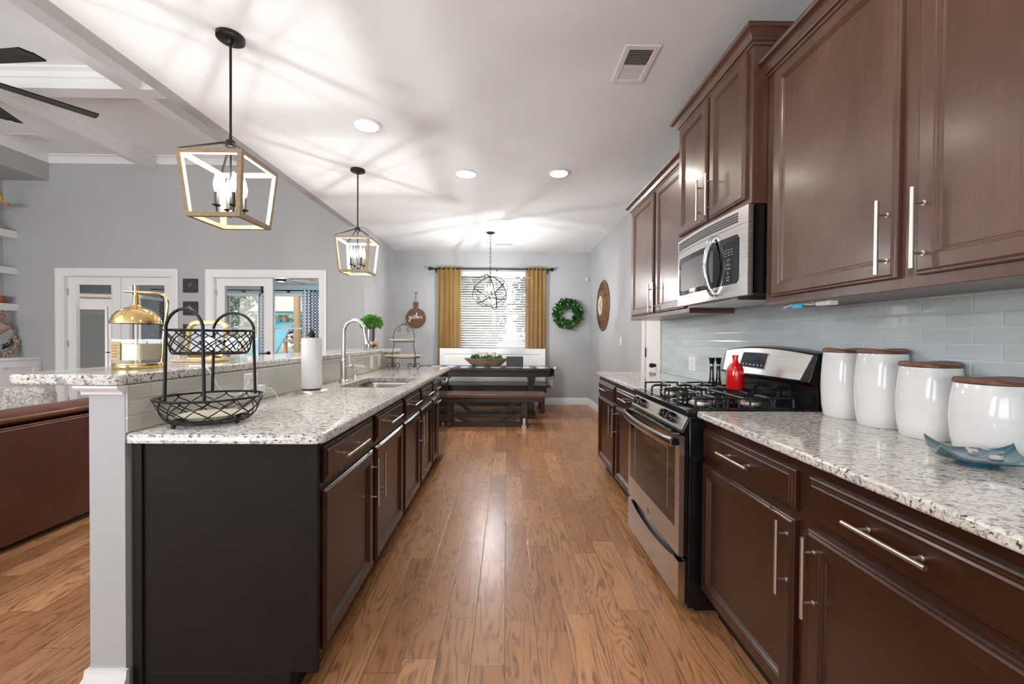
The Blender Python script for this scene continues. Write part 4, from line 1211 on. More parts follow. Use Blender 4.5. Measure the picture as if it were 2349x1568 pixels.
# backguard
def bgp(y):
    s = (y - RY0) / (RY1 - RY0); return 1.172 + .026 * math.sin(PI * s)
vs = []; fs = []; n = 28
for i in range(n + 1):
    s = i / n; y = RY0 - .0 + (RY1 - RY0) * s; zt = bgp(y); bow = .030 * math.sin(PI * s)
    vs += [(1.385, y, .90), (1.385, y, 1.02), (1.345 - bow * .6, y, 1.040), (1.385 - bow * .4, y, zt - .008), (1.398, y, zt), (1.466, y, zt), (1.466, y, .90)]
for i in range(n):
    for q in range(7): fs.append((7 * i + q, 7 * i + (q + 1) % 7, 7 * i + 7 + (q + 1) % 7, 7 * i + 7 + q))
fs += [tuple(range(7)), tuple(range(7 * n, 7 * n + 7))]
MB().add(vs, fs).build('backguard', M_['blackm'], t, bev=.003)
vs = []; fs = []
for i in range(n + 1):
    s = i / n; y = RY0 + .035 + (RY1 - RY0 - .07) * s; ss = (y - RY0) / (RY1 - RY0); zt = bgp(y) - .013; bow = .030 * math.sin(PI * ss)
    f = lambda z: 1.345 - bow * .6 + (z - 1.04) / (zt + .005 - 1.04) * (.040 + bow * .2)
    za, zb = 1.048, zt; ym = (RY0 + RY1) / 2; ya = ym + (y - ym) * .955; yb = ym + (y - ym) * 1.04
    vs += [(f(za) - .0025, ya, za), (f(zb) - .0025, yb, zb), (f(zb) + .001, yb, zb), (f(za) + .001, ya, za)]
for i in range(n):
    for q in range(4): fs.append((4 * i + q, 4 * i + (q + 1) % 4, 4 * i + 4 + (q + 1) % 4, 4 * i + 4 + q))
fs += [(0, 1, 2, 3), (4 * n + 3, 4 * n + 2, 4 * n + 1, 4 * n)]
bgf = MB().add(vs, fs).build('backguard_face', M_['steelh'], t)
yc = 2.20; A = V(1.3325, 0, 1.062); B = V(1.3665, 0, 1.172); ud = (B - A).normalized(); nn = V(-ud.z, 0, ud.x)
Md = Matrix(((0, ud.x, nn.x, A.x), (-1, 0, 0, yc + .11), (0, ud.z, nn.z, A.z), (0, 0, 0, 1)))
MB().prism([(p[0], p[1]) for p in rrect(-.004, .014, .224, .104, .014)], -.010, .003, 'z', M=Md).build('display_rim', M_['chrome'], t)
MB().prism([(p[0], p[1]) for p in rrect(.0, .018, .22, .100, .012)], -.008, .0040, 'z', M=Md).build('display', M_['blackg'], t)
MB().box((.04, .058, .004), (.16, .088, .0046), M=Md).build('clock_screen', M_['bluec'], t)
m = MB()
for i in range(6): MB().box((.025 + i * .033, .030, .004), (.037 + i * .033, .036, .0046), M=Md).build('display_key', M_['ltr'], t)
Mb = frame((RX - .001, 2.17, .305), (0, -1, 0), (0, 0, 1), (-1, 0, 0))
MB().cyl((0, 0, 0), (0, 0, .002), .017, n=28, M=Mb).build('badge', M_['nickel'], t)
MB().tube([(.0135 * math.cos(a / 20 * 2 * PI), .0135 * math.sin(a / 20 * 2 * PI), .0022) for a in range(20)], .0008, 6, True, M=Mb).build('badge_ring', M_['slot'], t)
text('badge_letters', 'GE', .014, Mb @ Matrix.Translation((0, 0, .002)), M_['slot'], t)

# red bottle on the grate
tag(MB().lathe([(.039, 0), (.042, .006), (.042, .098), (.039, .113), (.028, .131), (.016, .146), (.0135, .157), (.0135, .169), (.0165, .172), (.0165, .180), (.014, .183), (.0001, .183)], (1.212, 2.135, .9665), 32).build('bottle', M_['red']),
    'glossy red ceramic bottle standing on the range grate', 'bottle')
# grinders / shakers behind the range
for (x, y, lab) in ((1.375, 2.70, 'slim black spice grinder left of the range back, nearer the aisle'), (1.425, 2.71, 'slim black spice grinder right against the range back, nearer the tile')):
    t = thing('spice_grinder', lab, 'grinder', (x, y, .914), 'black spice grinders beside the range')
    MB().lathe([(.022, 0), (.023, .01), (.016, .05), (.013, .09), (.0125, .135)], (x, y, .914), 20).build('body', M_['blackg'], t)
    MB().lathe([(.0125, .135), (.0145, .138), (.0145, .148), (.0125, .151)], (x, y, .914), 20).build('collar', M_['nickel'], t)
    MB().lathe([(.0135, .151), (.0185, .185), (.020, .193), (.0001, .194)], (x, y, .914), 20).build('cap', M_['blackm'], t)

# =================================================================== MICROWAVE
MY0, MY1, MZ0, MZ1, MX = 1.842, 2.600, 1.437, 1.850, 1.083
t = thing('microwave', 'stainless over-the-range microwave below the raised cabinet', 'microwave', (1.28, 2.22, MZ0))
MB().box((MX + .035, MY0, MZ0 + .006), (1.468, MY1, MZ1)).build('body', M_['blackm'], t, bev=.003)
MB().box((1.12, MY0 + .12, MZ0 - .012), (1.44, MY1 - .1, MZ0 + .007)).build('filter_panel', M_['nickel'], t)
# curved front: bow along y
def mbow(y): s = (y - MY0) / (MY1 - MY0); return MX + .014 - .020 * math.sin(PI * s)
def plate(y0, y1, z0, z1, th=.03, n=16, outx=0.0, m='steelh', name='p', par=None, r=0):
    vs = []; fs = []
    for i in range(n + 1):
        y = y0 + (y1 - y0) * i / n; x = mbow(y) - outx; rr = 0
        if r:
            e = min(y - y0, y1 - y)
            if e < r: rr = r - math.sqrt(max(0, r * r - (r - e) ** 2))
        vs += [(x, y, z0 + rr), (x, y, z1 - rr), (x + th, y, z1 - rr), (x + th, y, z0 + rr)]
    for i in range(n):
        for q in range(4): fs.append((4 * i + q, 4 * i + (q + 1) % 4, 4 * i + 4 + (q + 1) % 4, 4 * i + 4 + q))
    fs += [(0, 1, 2, 3), (4 * n + 3, 4 * n + 2, 4 * n + 1, 4 * n)]
    return MB().add(vs, fs).build(name, M_[m], par)
plate(MY0, MY1, MZ1 - .078, MZ1, name='vent_hood', par=t)
plate(MY0, MY1, MZ0, MZ1 - .080, name='front_door', par=t)
for i in range(4): plate(MY0 + .075, MY1 - .02, MZ1 - .062 + i * .0125, MZ1 - .054 + i * .0125, .02, outx=.002, m='blackc', name='vent_slot', par=t)
plate(MY0 + .062, MY1 - .030, MZ0 + .062, MZ1 - .118, .02, 40, .0015, 'blackg', 'door_glass', t, r=.02)
plate(MY0 + .275, MY1 - .060, MZ0 + .088, MZ1 - .150, .01, 16, .0025, 'lap', 'door_mesh', t, r=.008)
hp = [(mbow(2.105) - .002, 2.105, MZ0 + .028)]
for i in range(13):
    s = i / 12; hp.append((mbow(2.105) - .014 - .034 * math.sin(PI * s) ** .8, 2.105, MZ0 + .035 + (MZ1 - .098 - MZ0 - .035) * s))
hp.append((mbow(2.105) - .002, 2.105, MZ1 - .090))
MB().tube(hp, .0125, 12, sq=1.25).build('handle', M_['chrome'], t)
Mk = frame((mbow(2.02) - .0045, 2.02, MZ0 + .075), (0, -1, 0), (0, 0, 1), (-1, 0, 0))
keys = ['1 2 3', '4 5 6', '7 8 9', '0', 'START', 'STOP']
for i, s_ in enumerate(keys[:4]): text('key_digits', s_, .017, Mk @ Matrix.Translation((.045, .105 - i * .021, 0)), M_['ltr'], t, .0003)
for i, s_ in enumerate(keys[4:]): text('key_words', s_, .010, Mk @ Matrix.Translation((.045, .022 - i * .014, 0)), M_['ltr'], t, .0003)
m = MB()
for i in range(3):
    for j in range(3): m.box((.015 + i * .026, .128 + j * .013, 0), (.031 + i * .026, .1305 + j * .013, .0006), M=Mk)
m.build('key_marks', M_['ltr'], t)
Mb = frame((mbow(2.565) - .001, 2.562, MZ0 + .030), (0, -1, 0), (0, 0, 1), (-1, 0, 0))
MB().cyl((0, 0, 0), (0, 0, .002), .013, n=24, M=Mb).build('badge', M_['nickel'], t)
text('badge_letters', 'GE', .011, Mb @ Matrix.Translation((0, 0, .002)), M_['slot'], t)

# tag and transformer below the near wall cabinet
t = thing('hanging_cord', 'white cord with a bright blue tag below the near wall cabinet', 'cord', (1.20, 1.70, 1.38))
MB().tube(spline([(1.205, 1.65, 1.380), (1.21, 1.60, 1.374), (1.23, 1.595, 1.380), (1.215, 1.61, 1.384)], 6), .0025, 8).tube(spline([(1.20, 1.66, 1.38), (1.20, 1.70, 1.378), (1.20, 1.745, 1.370)], 4), .003, 8).build('cord', M_['plast'], t)
MB().box((1.197, 1.638, 1.362), (1.205, 1.695, 1.383)).build('tag', M_['tag'], t, bev=.002)
tag(MB().box((1.21, 1.515, 1.366), (1.25, 1.580, 1.3845)).build('light_transformer', M_['plast'], bev=.003), 'small white box fixed under the near wall cabinet', 'transformer')

# =================================================================== CANISTERS AND PLATE
def canister(x, y, a, b, h, rot, label):
    t = thing('canister', label, 'canister', (x, y, .914), 'white canisters with walnut lids')
    M = Matrix.Translation((x, y, 0)) @ Matrix.Rotation(rot, 4, 'Z')
    def sh(k): 
        out = []
        for i in range(40):
            th = 2 * PI * i / 40; c_, s_ = math.cos(th), math.sin(th); e = .80
            out.append(tuple((M @ V(a * k * math.copysign(abs(c_) ** e, c_), b * k * math.copysign(abs(s_) ** e, s_), 0)).xy))
        return out
    mb = MB(); z = .9145
    ring_stack(mb, [(sh(.02), z + .0), (sh(.82), z + .0), (sh(.875), z + .005), (sh(.95), z + h * .18), (sh(1.0), z + h * .45), (sh(.99), z + h * .62), (sh(.95), z + h * .82), (sh(.905), z + h * .98), (sh(.89), z + h), (sh(.80), z + h), (sh(.02), z + h)], close=False)
    mb.build('jar', M_['ceramic'], t)
    # saddle-shaped wooden lid
    vs = []; fs = []; R = [.02, .35, .7, .89, .93, .93, .88]; n = 40
    for j, k in enumerate(R):
        for i, p in enumerate(sh(k)):
            th = 2 * PI * i / 40; sad = .006 * math.cos(2 * th) * min(1, k) ** 2
            zz = z + h + (.016 + sad if j < 4 else (.010 + sad if j == 4 else .002)); 
            if j < 4: zz -= .006 * (1 - k)
            vs.append((p[0], p[1], zz))
    for j in range(len(R) - 1):
        for i in range(n): fs.append((j * n + i, j * n + (i + 1) % n, (j + 1) * n + (i + 1) % n, (j + 1) * n + i))
    fs.append(tuple(range(n))); fs.append(tuple(range((len(R) - 1) * n, len(R) * n)))
    MB().add(vs, fs).build('lid', M_['walnut'], t)


canister(1.398, 1.664, .072, .072, .266, .0, 'tallest white canister with walnut lid, beside the range')
canister(1.394, 1.488, .074, .075, .269, .0, 'tall white canister with walnut lid, second from the range')
canister(1.392, 1.316, .076, .078, .232, .0, 'medium white canister with walnut lid, third from the range')
canister(1.387, 1.136, .083, .083, .197, .0, 'lowest widest white canister with walnut lid at the right edge')

t = thing('serving_plate', 'blue green rippled ceramic plate with upturned corners before the canisters', 'plate', (1.225, 1.035, .914))
vs = []; fs = []; n = 20
for lay in (0, 1):
    for i in range(n + 1):
        for j in range(n + 1):
            u_, v_ = i / n * 2 - 1, j / n * 2 - 1
            x = 1.225 + u_ * .085 * math.cos(-.61) - v_ * .078 * math.sin(-.61); y = 1.035 + u_ * .085 * math.sin(-.61) + v_ * .078 * math.cos(-.61)
            z = .9235 + .028 * (abs(u_ * v_)) ** 2.2 + .010 * max(abs(u_), abs(v_)) ** 4 + .003 * math.sin(u_ * 5 + 1) * abs(v_) ** 3 + .003 * math.sin(v_ * 6) * abs(u_) ** 3
            vs.append((x, y, z + .005 * (1 - lay)))
q = (n + 1) ** 2
for i in range(n):
    for j in range(n):
        a = i * (n + 1) + j; fs.append((a, a + 1, a + n + 2, a + n + 1)); fs.append((q + a, q + a + n + 1, q + a + n + 2, q + a + 1))
for i in range(n):
    for a, b in ((i, i + 1), (n * (n + 1) + i, n * (n + 1) + i + 1)): fs.append((a, b, q + b, q + a))
    for a, b in ((i * (n + 1), (i + 1) * (n + 1)), (i * (n + 1) + n, (i + 1) * (n + 1) + n)): fs.append((a, b, q + b, q + a))
MB().add(vs, fs).build('dish', M_['teal'], t)
MB().lathe([(.045, .9145), (.04, .9245)], (1.225, 1.035, 0), 24).build('foot', M_['teal'], t)
t = thing('bird_figurine', 'small grey bird figurine on the blue plate', 'figurine', (1.215, 1.035, .93))
MB().add(*(lambda m: (m.v, m.f))(MB().ball((1.215, 1.035, .944), .0125, 14, sz=.8))).build('body', M_['shelb'], t)
MB().ball((1.204, 1.022, .951), .0068, 10).cyl((1.199, 1.016, .951), (1.195, 1.011, .950), .002, .0003, 6).build('head', M_['shelb'], t)
MB().cyl((1.220, 1.043, .945), (1.230, 1.065, .947), .007, .003, 8).build('tail', M_['shelb'], t)
tag(MB().lathe([(.0001, 0), (.010, .001), (.013, .006), (.010, .012), (.0001, .014)], (0, 0, 0), 12, M=Matrix.Translation((1.243, 1.010, .930)), sx=1.5).build('seashell', M_['shelb']), 'small pale seashell beside the bird on the blue plate', 'seashell')
# =================================================================== CEILING FIXTURES
def candle(par, x, y, z, zb, fm='fila'):
    """arm cup, sleeve and flame bulb"""
    MB().lathe([(.006, 0), (.018, .006), (.020, .010), (.012, .012)], (x, y, z), 16).build('bobeche', M_['bronze'], par)
    MB().cyl((x, y, z + .010), (x, y, z + zb), .0095, n=12).build('sleeve', M_['candleb'], par)
    b = MB().lathe([(.006, 0), (.010, .012), (.0140, .032), (.0140, .048), (.010, .072), (.004, .095), (.0005, .108)], (x, y, z + zb), 16).build('bulb', M_['bulb'], par)
    MB().lathe([(.0005, .028), (.0045, .032), (.0045, .062), (.0005, .066)], (x, y, z + zb), 10).build('filament', M_[fm], b)
    return b


def lantern(cx, cy, label, ang):
    t = thing('lantern_pendant', label, 'pendant light', (cx, cy, 1.826), 'open wooden lantern pendants above the bar')
    MB().lathe([(.0001, ZK - .022), (.060, ZK - .022), (.066, ZK - .018), (.066, ZK - .0005), (.0001, ZK - .0005)], (cx, cy, 0), 36).lathe([(.010, ZK - .045), (.016, ZK - .038), (.018, ZK - .022)], (cx, cy, 0), 16).build('canopy', M_['bronze'], t)
    MB().cyl((cx, cy, 2.27), (cx, cy, ZK - .04), .0062, n=12).build('rod', M_['bronze'], t)
    MB().lathe([(.0001, 2.222), (.018, 2.222), (.024, 2.228), (.024, 2.255), (.018, 2.262), (.008, 2.268), (.007, 2.285)], (cx, cy, 0), 20).build('hub', M_['bronze'], t)
    ct, st = math.cos(ang), math.sin(ang)
    R = lambda x, y: (cx + x * ct - y * st, cy + x * st + y * ct)
    zt, zb, a, b = 2.148, 1.826, .161, .134; w = .021
    mb = MB(); 
    def ringf(z0, z1, h0, h1):
        lo = [R(s1 * h0, s2 * h0) for s1, s2 in ((-1, -1), (1, -1), (1, 1), (-1, 1))]; lo2 = [R(s1 * (h0 - w), s2 * (h0 - w)) for s1, s2 in ((-1, -1), (1, -1), (1, 1), (-1, 1))]
        hi = [R(s1 * h1, s2 * h1) for s1, s2 in ((-1, -1), (1, -1), (1, 1), (-1, 1))]; hi2 = [R(s1 * (h1 - w), s2 * (h1 - w)) for s1, s2 in ((-1, -1), (1, -1), (1, 1), (-1, 1))]
        ring_stack(mb, [(lo, z0), (lo2, z0), (hi2, z1), (hi, z1)])
    ringf(zb, zb + w, b, b + .0017); mb.build('bottom_frame', M_['lwood'], t)
    mb = MB(); ringf(zt - w, zt, a - .0017, a); mb.build('top_frame', M_['lwood'], t)
    for s1, s2 in ((-1, -1), (1, -1), (1, 1), (-1, 1)):
        vs = []
        for z, h in ((zb + w * .8, b + .0012), (zt - w * .8, a - .0015)):
            for q1, q2 in ((0, 0), (w, 0), (w, w), (0, w)):
                p = R(s1 * (h - q1), s2 * (h - q2)); vs.append((p[0], p[1], z))
        MB().add(vs, [(0, 1, 2, 3), (4, 5, 6, 7), (0, 1, 5, 4), (1, 2, 6, 5), (2, 3, 7, 6), (3, 0, 4, 7)]).build('corner_post', M_['lwood'], t)
        p = R(s1 * (a - .008), s2 * (a - .008)); q = R(s1 * .018, s2 * .018)
        MB().tube([(p[0], p[1], zt + .001), (q[0], q[1], 2.243)], .0055, 6).build('strut', M_['bronze'], t)
    MB().cyl((cx, cy, 1.868), (cx, cy, 2.225), .005, n=10).lathe([(.0001, 1.855), (.010, 1.862), (.014, 1.875), (.012, 1.888), (.006, 1.895)], (cx, cy, 0), 16).build('stem', M_['bronze'], t)
    for k in range(4):
        an = math.radians(45 + 90 * k) + ang; x, y = cx + .062 * math.cos(an), cy + .062 * math.sin(an)
        MB().tube(spline([(cx, cy, 1.878), (cx + .5 * (x - cx), cy + .5 * (y - cy), 1.866), (cx + .93 * (x - cx), cy + .93 * (y - cy), 1.876), (x, y, 1.902)], 5), .0038, 8).build('arm', M_['bronze'], t)
        candle(t, x, y, 1.900, .075)
    return t


lantern(-1.465, 2.170, 'nearer open lantern pendant, largest in view over the bar', 0.0)
lantern(-1.420, 3.866, 'farther open lantern pendant, over the sink end of the bar', 0.02)

# orb chandelier
ox, oy, oz, OR = -.258, 6.12, 1.915, .275
t = thing('orb_chandelier', 'dark metal orb chandelier hanging by a chain over the dining table', 'chandelier', (ox, oy, oz))
MB().lathe([(.0001, ZK - .030), (.02, ZK - .028), (.055, ZK - .014), (.063, ZK - .006), (.063, ZK - .0005)], (ox, oy, 0), 28).build('canopy', M_['bronze'], t)
m = MB(); z = ZK - .03; k = 0
while z > oz + OR + .03:
    pts = []
    for i in range(12):
        a = i / 12 * 2 * PI; u_ = .011 * math.cos(a); w_ = .022 * math.sin(a)
        pts.append((ox + (u_ if k % 2 else 0), oy + (0 if k % 2 else u_), z - .02 + w_))
    m.tube(pts, .0028, 6, True); z -= .036; k += 1
m.build('chain', M_['bronze'], t)
def oring(r, ax, w=.0065, sc=(1, 1, 1)):
    ax = Vector(ax).normalized(); a = ax.orthogonal().normalized(); b = ax.cross(a); pts = []
    for i in range(64):
        th = 2 * PI * i / 64; p = a * math.cos(th) * r + b * math.sin(th) * r; pts.append((ox + p.x, oy + p.y, oz + p.z))
    vs = []
    for p in pts:
        c_ = V(p[0] - ox, p[1] - oy, p[2] - oz).normalized(); cc = V(*p)
        for q1, q2 in ((-1, -1), (1, -1), (1, 1), (-1, 1)): vs.append(cc + ax * q1 * w + c_ * q2 * .0022)
    fs = []
    for i in range(64):
        for q in range(4): fs.append((4 * i + q, 4 * i + (q + 1) % 4, 4 * ((i + 1) % 64) + (q + 1) % 4, 4 * ((i + 1) % 64) + q))
    return MB().add(vs, fs)
for r, ax in ((OR, (.92, .25, .28)), (OR - .004, (-.35, .75, .75)), (OR - .008, (.45, .80, .60)), (OR - .012, (-.62, -.3, .75)), (OR - .016, (.35, -.35, .90))):
    oring(r, ax).build('band', M_['bronze'], t)
MB().tube([(ox, oy, oz + OR + .02), (ox, oy, oz - .08)], .005, 8).ball((ox, oy, oz - .09), .018, 12).build('stem', M_['bronze'], t)
for k in range(4):
    an = math.radians(20 + 90 * k); x, y = ox + .075 * math.cos(an), oy + .075 * math.sin(an)
    MB().tube(spline([(ox, oy, oz - .075), (ox + .5 * (x - ox), oy + .5 * (y - oy), oz - .10), (x, y, oz - .05)], 5), .004, 8).build('arm', M_['bronze'], t)
    candle(t, x, y, oz - .05, .06, 'filb')

for (x, y, lab) in ((-1.057, 3.054, 'glowing recessed downlight nearest the bar pendants'), (-.414, 3.928, 'glowing recessed downlight at the middle of the ceiling'), (.485, 3.891, 'glowing recessed downlight nearest the wall cabinets'), (.45, .6, 'added unseen downlight over the near end of the aisle'), (-.9, .2, 'added unseen downlight before the near end of the island')):
    if y < 2: lab = lab  # the near pair is unseen, added for extra light
    t = thing('recessed_downlight', lab, 'ceiling light', (x, y, ZK), 'recessed kitchen downlights')
    MB().lathe([(.112, -.0005), (.112, -.004), (.100, -.009), (.084, -.008), (.082, .0), (.084, .001)], (x, y, ZK), 40).build('trim_ring', M_['white'], t)
    MB().lathe([(.0001, -.0045), (.083, -.0045), (.083, -.001), (.0001, -.001)], (x, y, ZK), 32).build('lens', M_['can'], t)


def vent(label, x0, y0, x1, y1, z, along='x', n=20):
    t = thing('ceiling_vent', label, 'vent', ((x0 + x1) / 2, (y0 + y1) / 2, z))
    b = .030 if min(x1 - x0, y1 - y0) > .16 else .02
    m = MB(); m.box((x0, y0, z - .006), (x0 + b, y1, z - .0005)); m.box((x1 - b, y0, z - .006), (x1, y1, z - .0005)); m.box((x0 + b, y0, z - .006), (x1 - b, y0 + b, z - .0005)); m.box((x0 + b, y1 - b, z - .006), (x1 - b, y1, z - .0005))
    m.build('frame', M_['white'], t, bev=.002)
    MB().box((x0 + b, y0 + b, z - .0015), (x1 - b, y1 - b, z - .0007)).build('duct', M_['slot'], t)
    m = MB()
    for i in range(n):
        if along == 'x':
            s = (y1 - y0 - 2 * b) / n; y = y0 + b + s * (i + .5); tl = .35 if i < n / 2 else -.35
            if tl < 0: s *= .8
            m.add([(x0 + b, y - s * .38, z - .002 - .003 * (tl > 0)), (x1 - b, y - s * .38, z - .002 - .003 * (tl > 0)), (x1 - b, y + s * .30, z - .002 - .003 * (tl < 0)), (x0 + b, y + s * .30, z - .002 - .003 * (tl < 0))], [(0, 1, 2, 3)])
        else:
            s = (x1 - x0 - 2 * b) / n; x = x0 + b + s * (i + .5); m.box((x - s * .3, y0 + b, z - .005), (x + s * .3, y1 - b, z - .002))
    m.build('louvres', M_['white'], t)
    return t


vent('large white ceiling vent above the range aisle', .628, 2.182, .820, 2.500, ZK)
vent('small white ceiling vent beyond the chandelier chain', -.235, 6.82, .10, 6.96, ZK, 'y', 24)
vent('white vent in the beamed living room ceiling', -6.29, 5.20, -5.95, 5.40, ZL, 'y', 20)

# living room ceiling fan
hx, hy, hz = -4.24, 3.02, 3.2
t = thing('ceiling_fan', 'dark wooden bladed ceiling fan over the living room', 'ceiling fan', (hx, hy, hz))
MB().cyl((hx, hy, hz + .05), (hx, hy, ZL), .014, n=14).lathe([(.07, ZL - .05), (.075, ZL)], (hx, hy, 0), 24).lathe([(.0001, hz - .09), (.07, hz - .08), (.11, hz - .03), (.11, hz + .03), (.06, hz + .07), (.015, hz + .08)], (hx, hy, 0), 32).build('motor', M_['bronze'], t)
MB().lathe([(.0001, hz - .20), (.06, hz - .19), (.10, hz - .155), (.115, hz - .11), (.11, hz - .095), (.0001, hz - .095)], (hx, hy, 0), 28).build('light_bowl', M_['bowlg'], t)
for k in range(6):
    an = math.radians(-6 + 60 * k); M = Matrix.Translation((hx, hy, hz)) @ Matrix.Rotation(an, 4, 'Z') @ Matrix.Rotation(math.radians(6), 4, 'X')
    vs = []; fs = []; prof = [(.10, .035), (.2, .055), (.5, .068), (.8, .075), (.885, .078), (.89, .02)]
    for r, w in prof: vs += [(r, -w, .0), (r, 0, .006), (r, w, 0), (r, w, .012), (r, 0, .019), (r, -w, .012)]
    for i in range(len(prof) - 1):
        for q in range(6): fs.append((6 * i + q, 6 * i + (q + 1) % 6, 6 * i + 6 + (q + 1) % 6, 6 * i + 6 + q))
    fs += [tuple(range(6)), tuple(range(6 * len(prof) - 6, 6 * len(prof)))]
    MB().add(vs, fs, M=M).build('blade', M_['bronze'], t)

# =================================================================== DINING AREA
# curtains
def curtain(label, x0, x1, y, z0, z1, mat, folds, group, amp=.03, uvs=1.0, name='curtain', cat='curtain', top=0.0):
    n = folds * 12; rows = 14; vs = []; fs = []
    for j in range(rows + 1):
        s = j / rows; z = z1 + (z0 - z1) * s
        for i in range(n + 1):
            a = i / n; w = amp * (1 + .25 * s)
            x = x0 + (x1 - x0) * a + .006 * math.sin(a * 23 + s * 3); yy = y + w * math.sin(a * folds * 2 * PI) + .006 * math.sin(a * 11 + s * 5)
            vs.append((x, yy, z))
    for j in range(rows):
        for i in range(n): a = j * (n + 1) + i; fs.append((a, a + 1, a + n + 2, a + n + 1))
    t = thing(name, label, cat, ((x0 + x1) / 2, y, z0), group)
    o = MB().add(vs, fs).build('fabric', M_[mat], t, sharp=180)
    uv = o.data.uv_layers.new(name='UVMap')
    L = 1.7 * (x1 - x0)
    for lp in o.data.loops:
        vi = lp.vertex_index; uv.data[lp.index].uv = ((vi % (n + 1)) / n * L * uvs, (z1 - z0) * (1 - (vi // (n + 1)) / rows) * uvs)
    g = MB()
    for k in range(folds): 
        xx = x0 + (x1 - x0) * (k + .5) / folds
        MB().tube([(xx, y + .022 * math.cos(a / 12 * 2 * PI), z1 - .035 + .022 * math.sin(a / 12 * 2 * PI)) for a in range(12)], .004, 6, True).build('grommet', M_['bronze'], t)
    return t


curtain('tan sheer curtain left of the dining window', -1.262, -.835, 7.36, .55, 2.505, 'linen', 5, 'tan curtains at the dining window')
curtain('tan sheer curtain right of the dining window', .328, .700, 7.36, .55, 2.505, 'linen', 5, 'tan curtains at the dining window')
t = thing('curtain_rod', 'dark curtain rod with ball finials above the dining window', 'curtain rod', (-.3, 7.36, 2.465))
MB().cyl((-1.36, 7.36, 2.465), (.77, 7.36, 2.465), .0125, n=14).build('rod', M_['bronze'], t)
for s, x in ((-1, -1.37), (1, .78)): MB().lathe([(.0125, -.02), (.02, -.012), (.014, -.004), (.030, .012), (.036, .030), (.028, .050), (.010, .060), (.0005, .064)], (0, 0, 0), 18, M=Matrix.Translation((x, 7.36, 2.465)) @ Matrix.Rotation(s * PI / 2, 4, 'Y')).build('finial', M_['bronze'], t)
for x in (-1.30, -.19, .735): MB().box((x - .008, 7.36, 2.44), (x + .008, 7.459, 2.458)).box((x - .010, 7.445, 2.40), (x + .010, 7.459, 2.49)).cyl((x - .01, 7.36, 2.45), (x + .01, 7.36, 2.45), .02, n=12).build('bracket', M_['bronze'], t)

# blinds
t = thing('window_blind', 'white slatted blind in the dining window', 'blind', (-.25, 7.45, 1.0))
MB().box((WX0 + .01, 7.425, 2.34), (WX1 - .01, 7.485, 2.435)).build('headrail', M_['white'], t, bev=.004)
m = MB(); z = 2.305
while z > .99:
    a = math.radians(-36); c_, s_ = math.cos(a) * .025, math.sin(a) * .025
    yc_ = 7.468
    m.add([(WX0 + .012, yc_ - c_, z + s_), (WX1 - .012, yc_ - c_, z + s_), (WX1 - .012, yc_ + c_, z - s_), (WX0 + .012, yc_ + c_, z - s_),
           (WX0 + .012, yc_ - c_, z + s_ + .003), (WX1 - .012, yc_ - c_, z + s_ + .003), (WX1 - .012, yc_ + c_, z - s_ + .003), (WX0 + .012, yc_ + c_, z - s_ + .003)],
          [(3, 2, 1, 0), (4, 5, 6, 7), (0, 1, 5, 4), (1, 2, 6, 5), (2, 3, 7, 6), (3, 0, 4, 7)]); z -= .0445
m.build('slats', M_['white'], t)
MB().box((WX0 + .012, 7.445, .945), (WX1 - .012, 7.49, .965)).build('bottom_rail', M_['white'], t)
m = MB()
for x in (-.85, -.28, .32): m.box((x - .0015, 7.441, .96), (x + .0015, 7.443, 2.34))
m.build('ladder_cords', M_['plast'], t)

# table
TX0, TX1, TY0, TY1, TZ = -1.42, .715, 6.11, 6.88, .757
t = thing('dining_table', 'dark stained trestle dining table by the window', 'table', (-.35, 6.55, 0))
top = [(TX0, TY0 + .05), (TX0 + .04, TY0 + .01), (TX0 + .25, TY0), (TX1 - .30, TY0), (TX1 - .06, TY0 + .03), (TX1, TY0 + .12), (TX1, TY1 - .12), (TX1 - .06, TY1 - .03), (TX1 - .3, TY1), (TX0 + .25, TY1), (TX0 + .04, TY1 - .01), (TX0, TY1 - .05)]
MB().prism(top, TZ - .042, TZ).build('tabletop', M_['tablew'], t, bev=.006)
sh_ = [(x * .985 - .005, 6.495 + (y - 6.495) * .95) for x, y in top]
MB().prism(sh_, TZ - .125, TZ - .042).build('apron', M_['tablew'], t, bev=.003)
for x in (-.98, .385):
    m = MB(); m.box((x - .05, 6.39, .06), (x + .05, 6.505, TZ - .125)); m.box((x - .055, 6.20, TZ - .20), (x + .055, 6.80, TZ - .125)); 
    m.build('pedestal', M_['tablew'], t, bev=.006)
    f = MB().prism([(6.17, 0), (6.80, 0), (6.80, .05), (6.68, .085), (6.53, .10), (6.38, .10), (6.28, .085), (6.17, .05)], x - .055, x + .055, 'x'); f.build('foot', M_['tablew'], t, bev=.005)
MB().box((-.93, 6.42, .14), (.335, 6.475, .27)).build('stretcher', M_['tablew'], t, bev=.004)

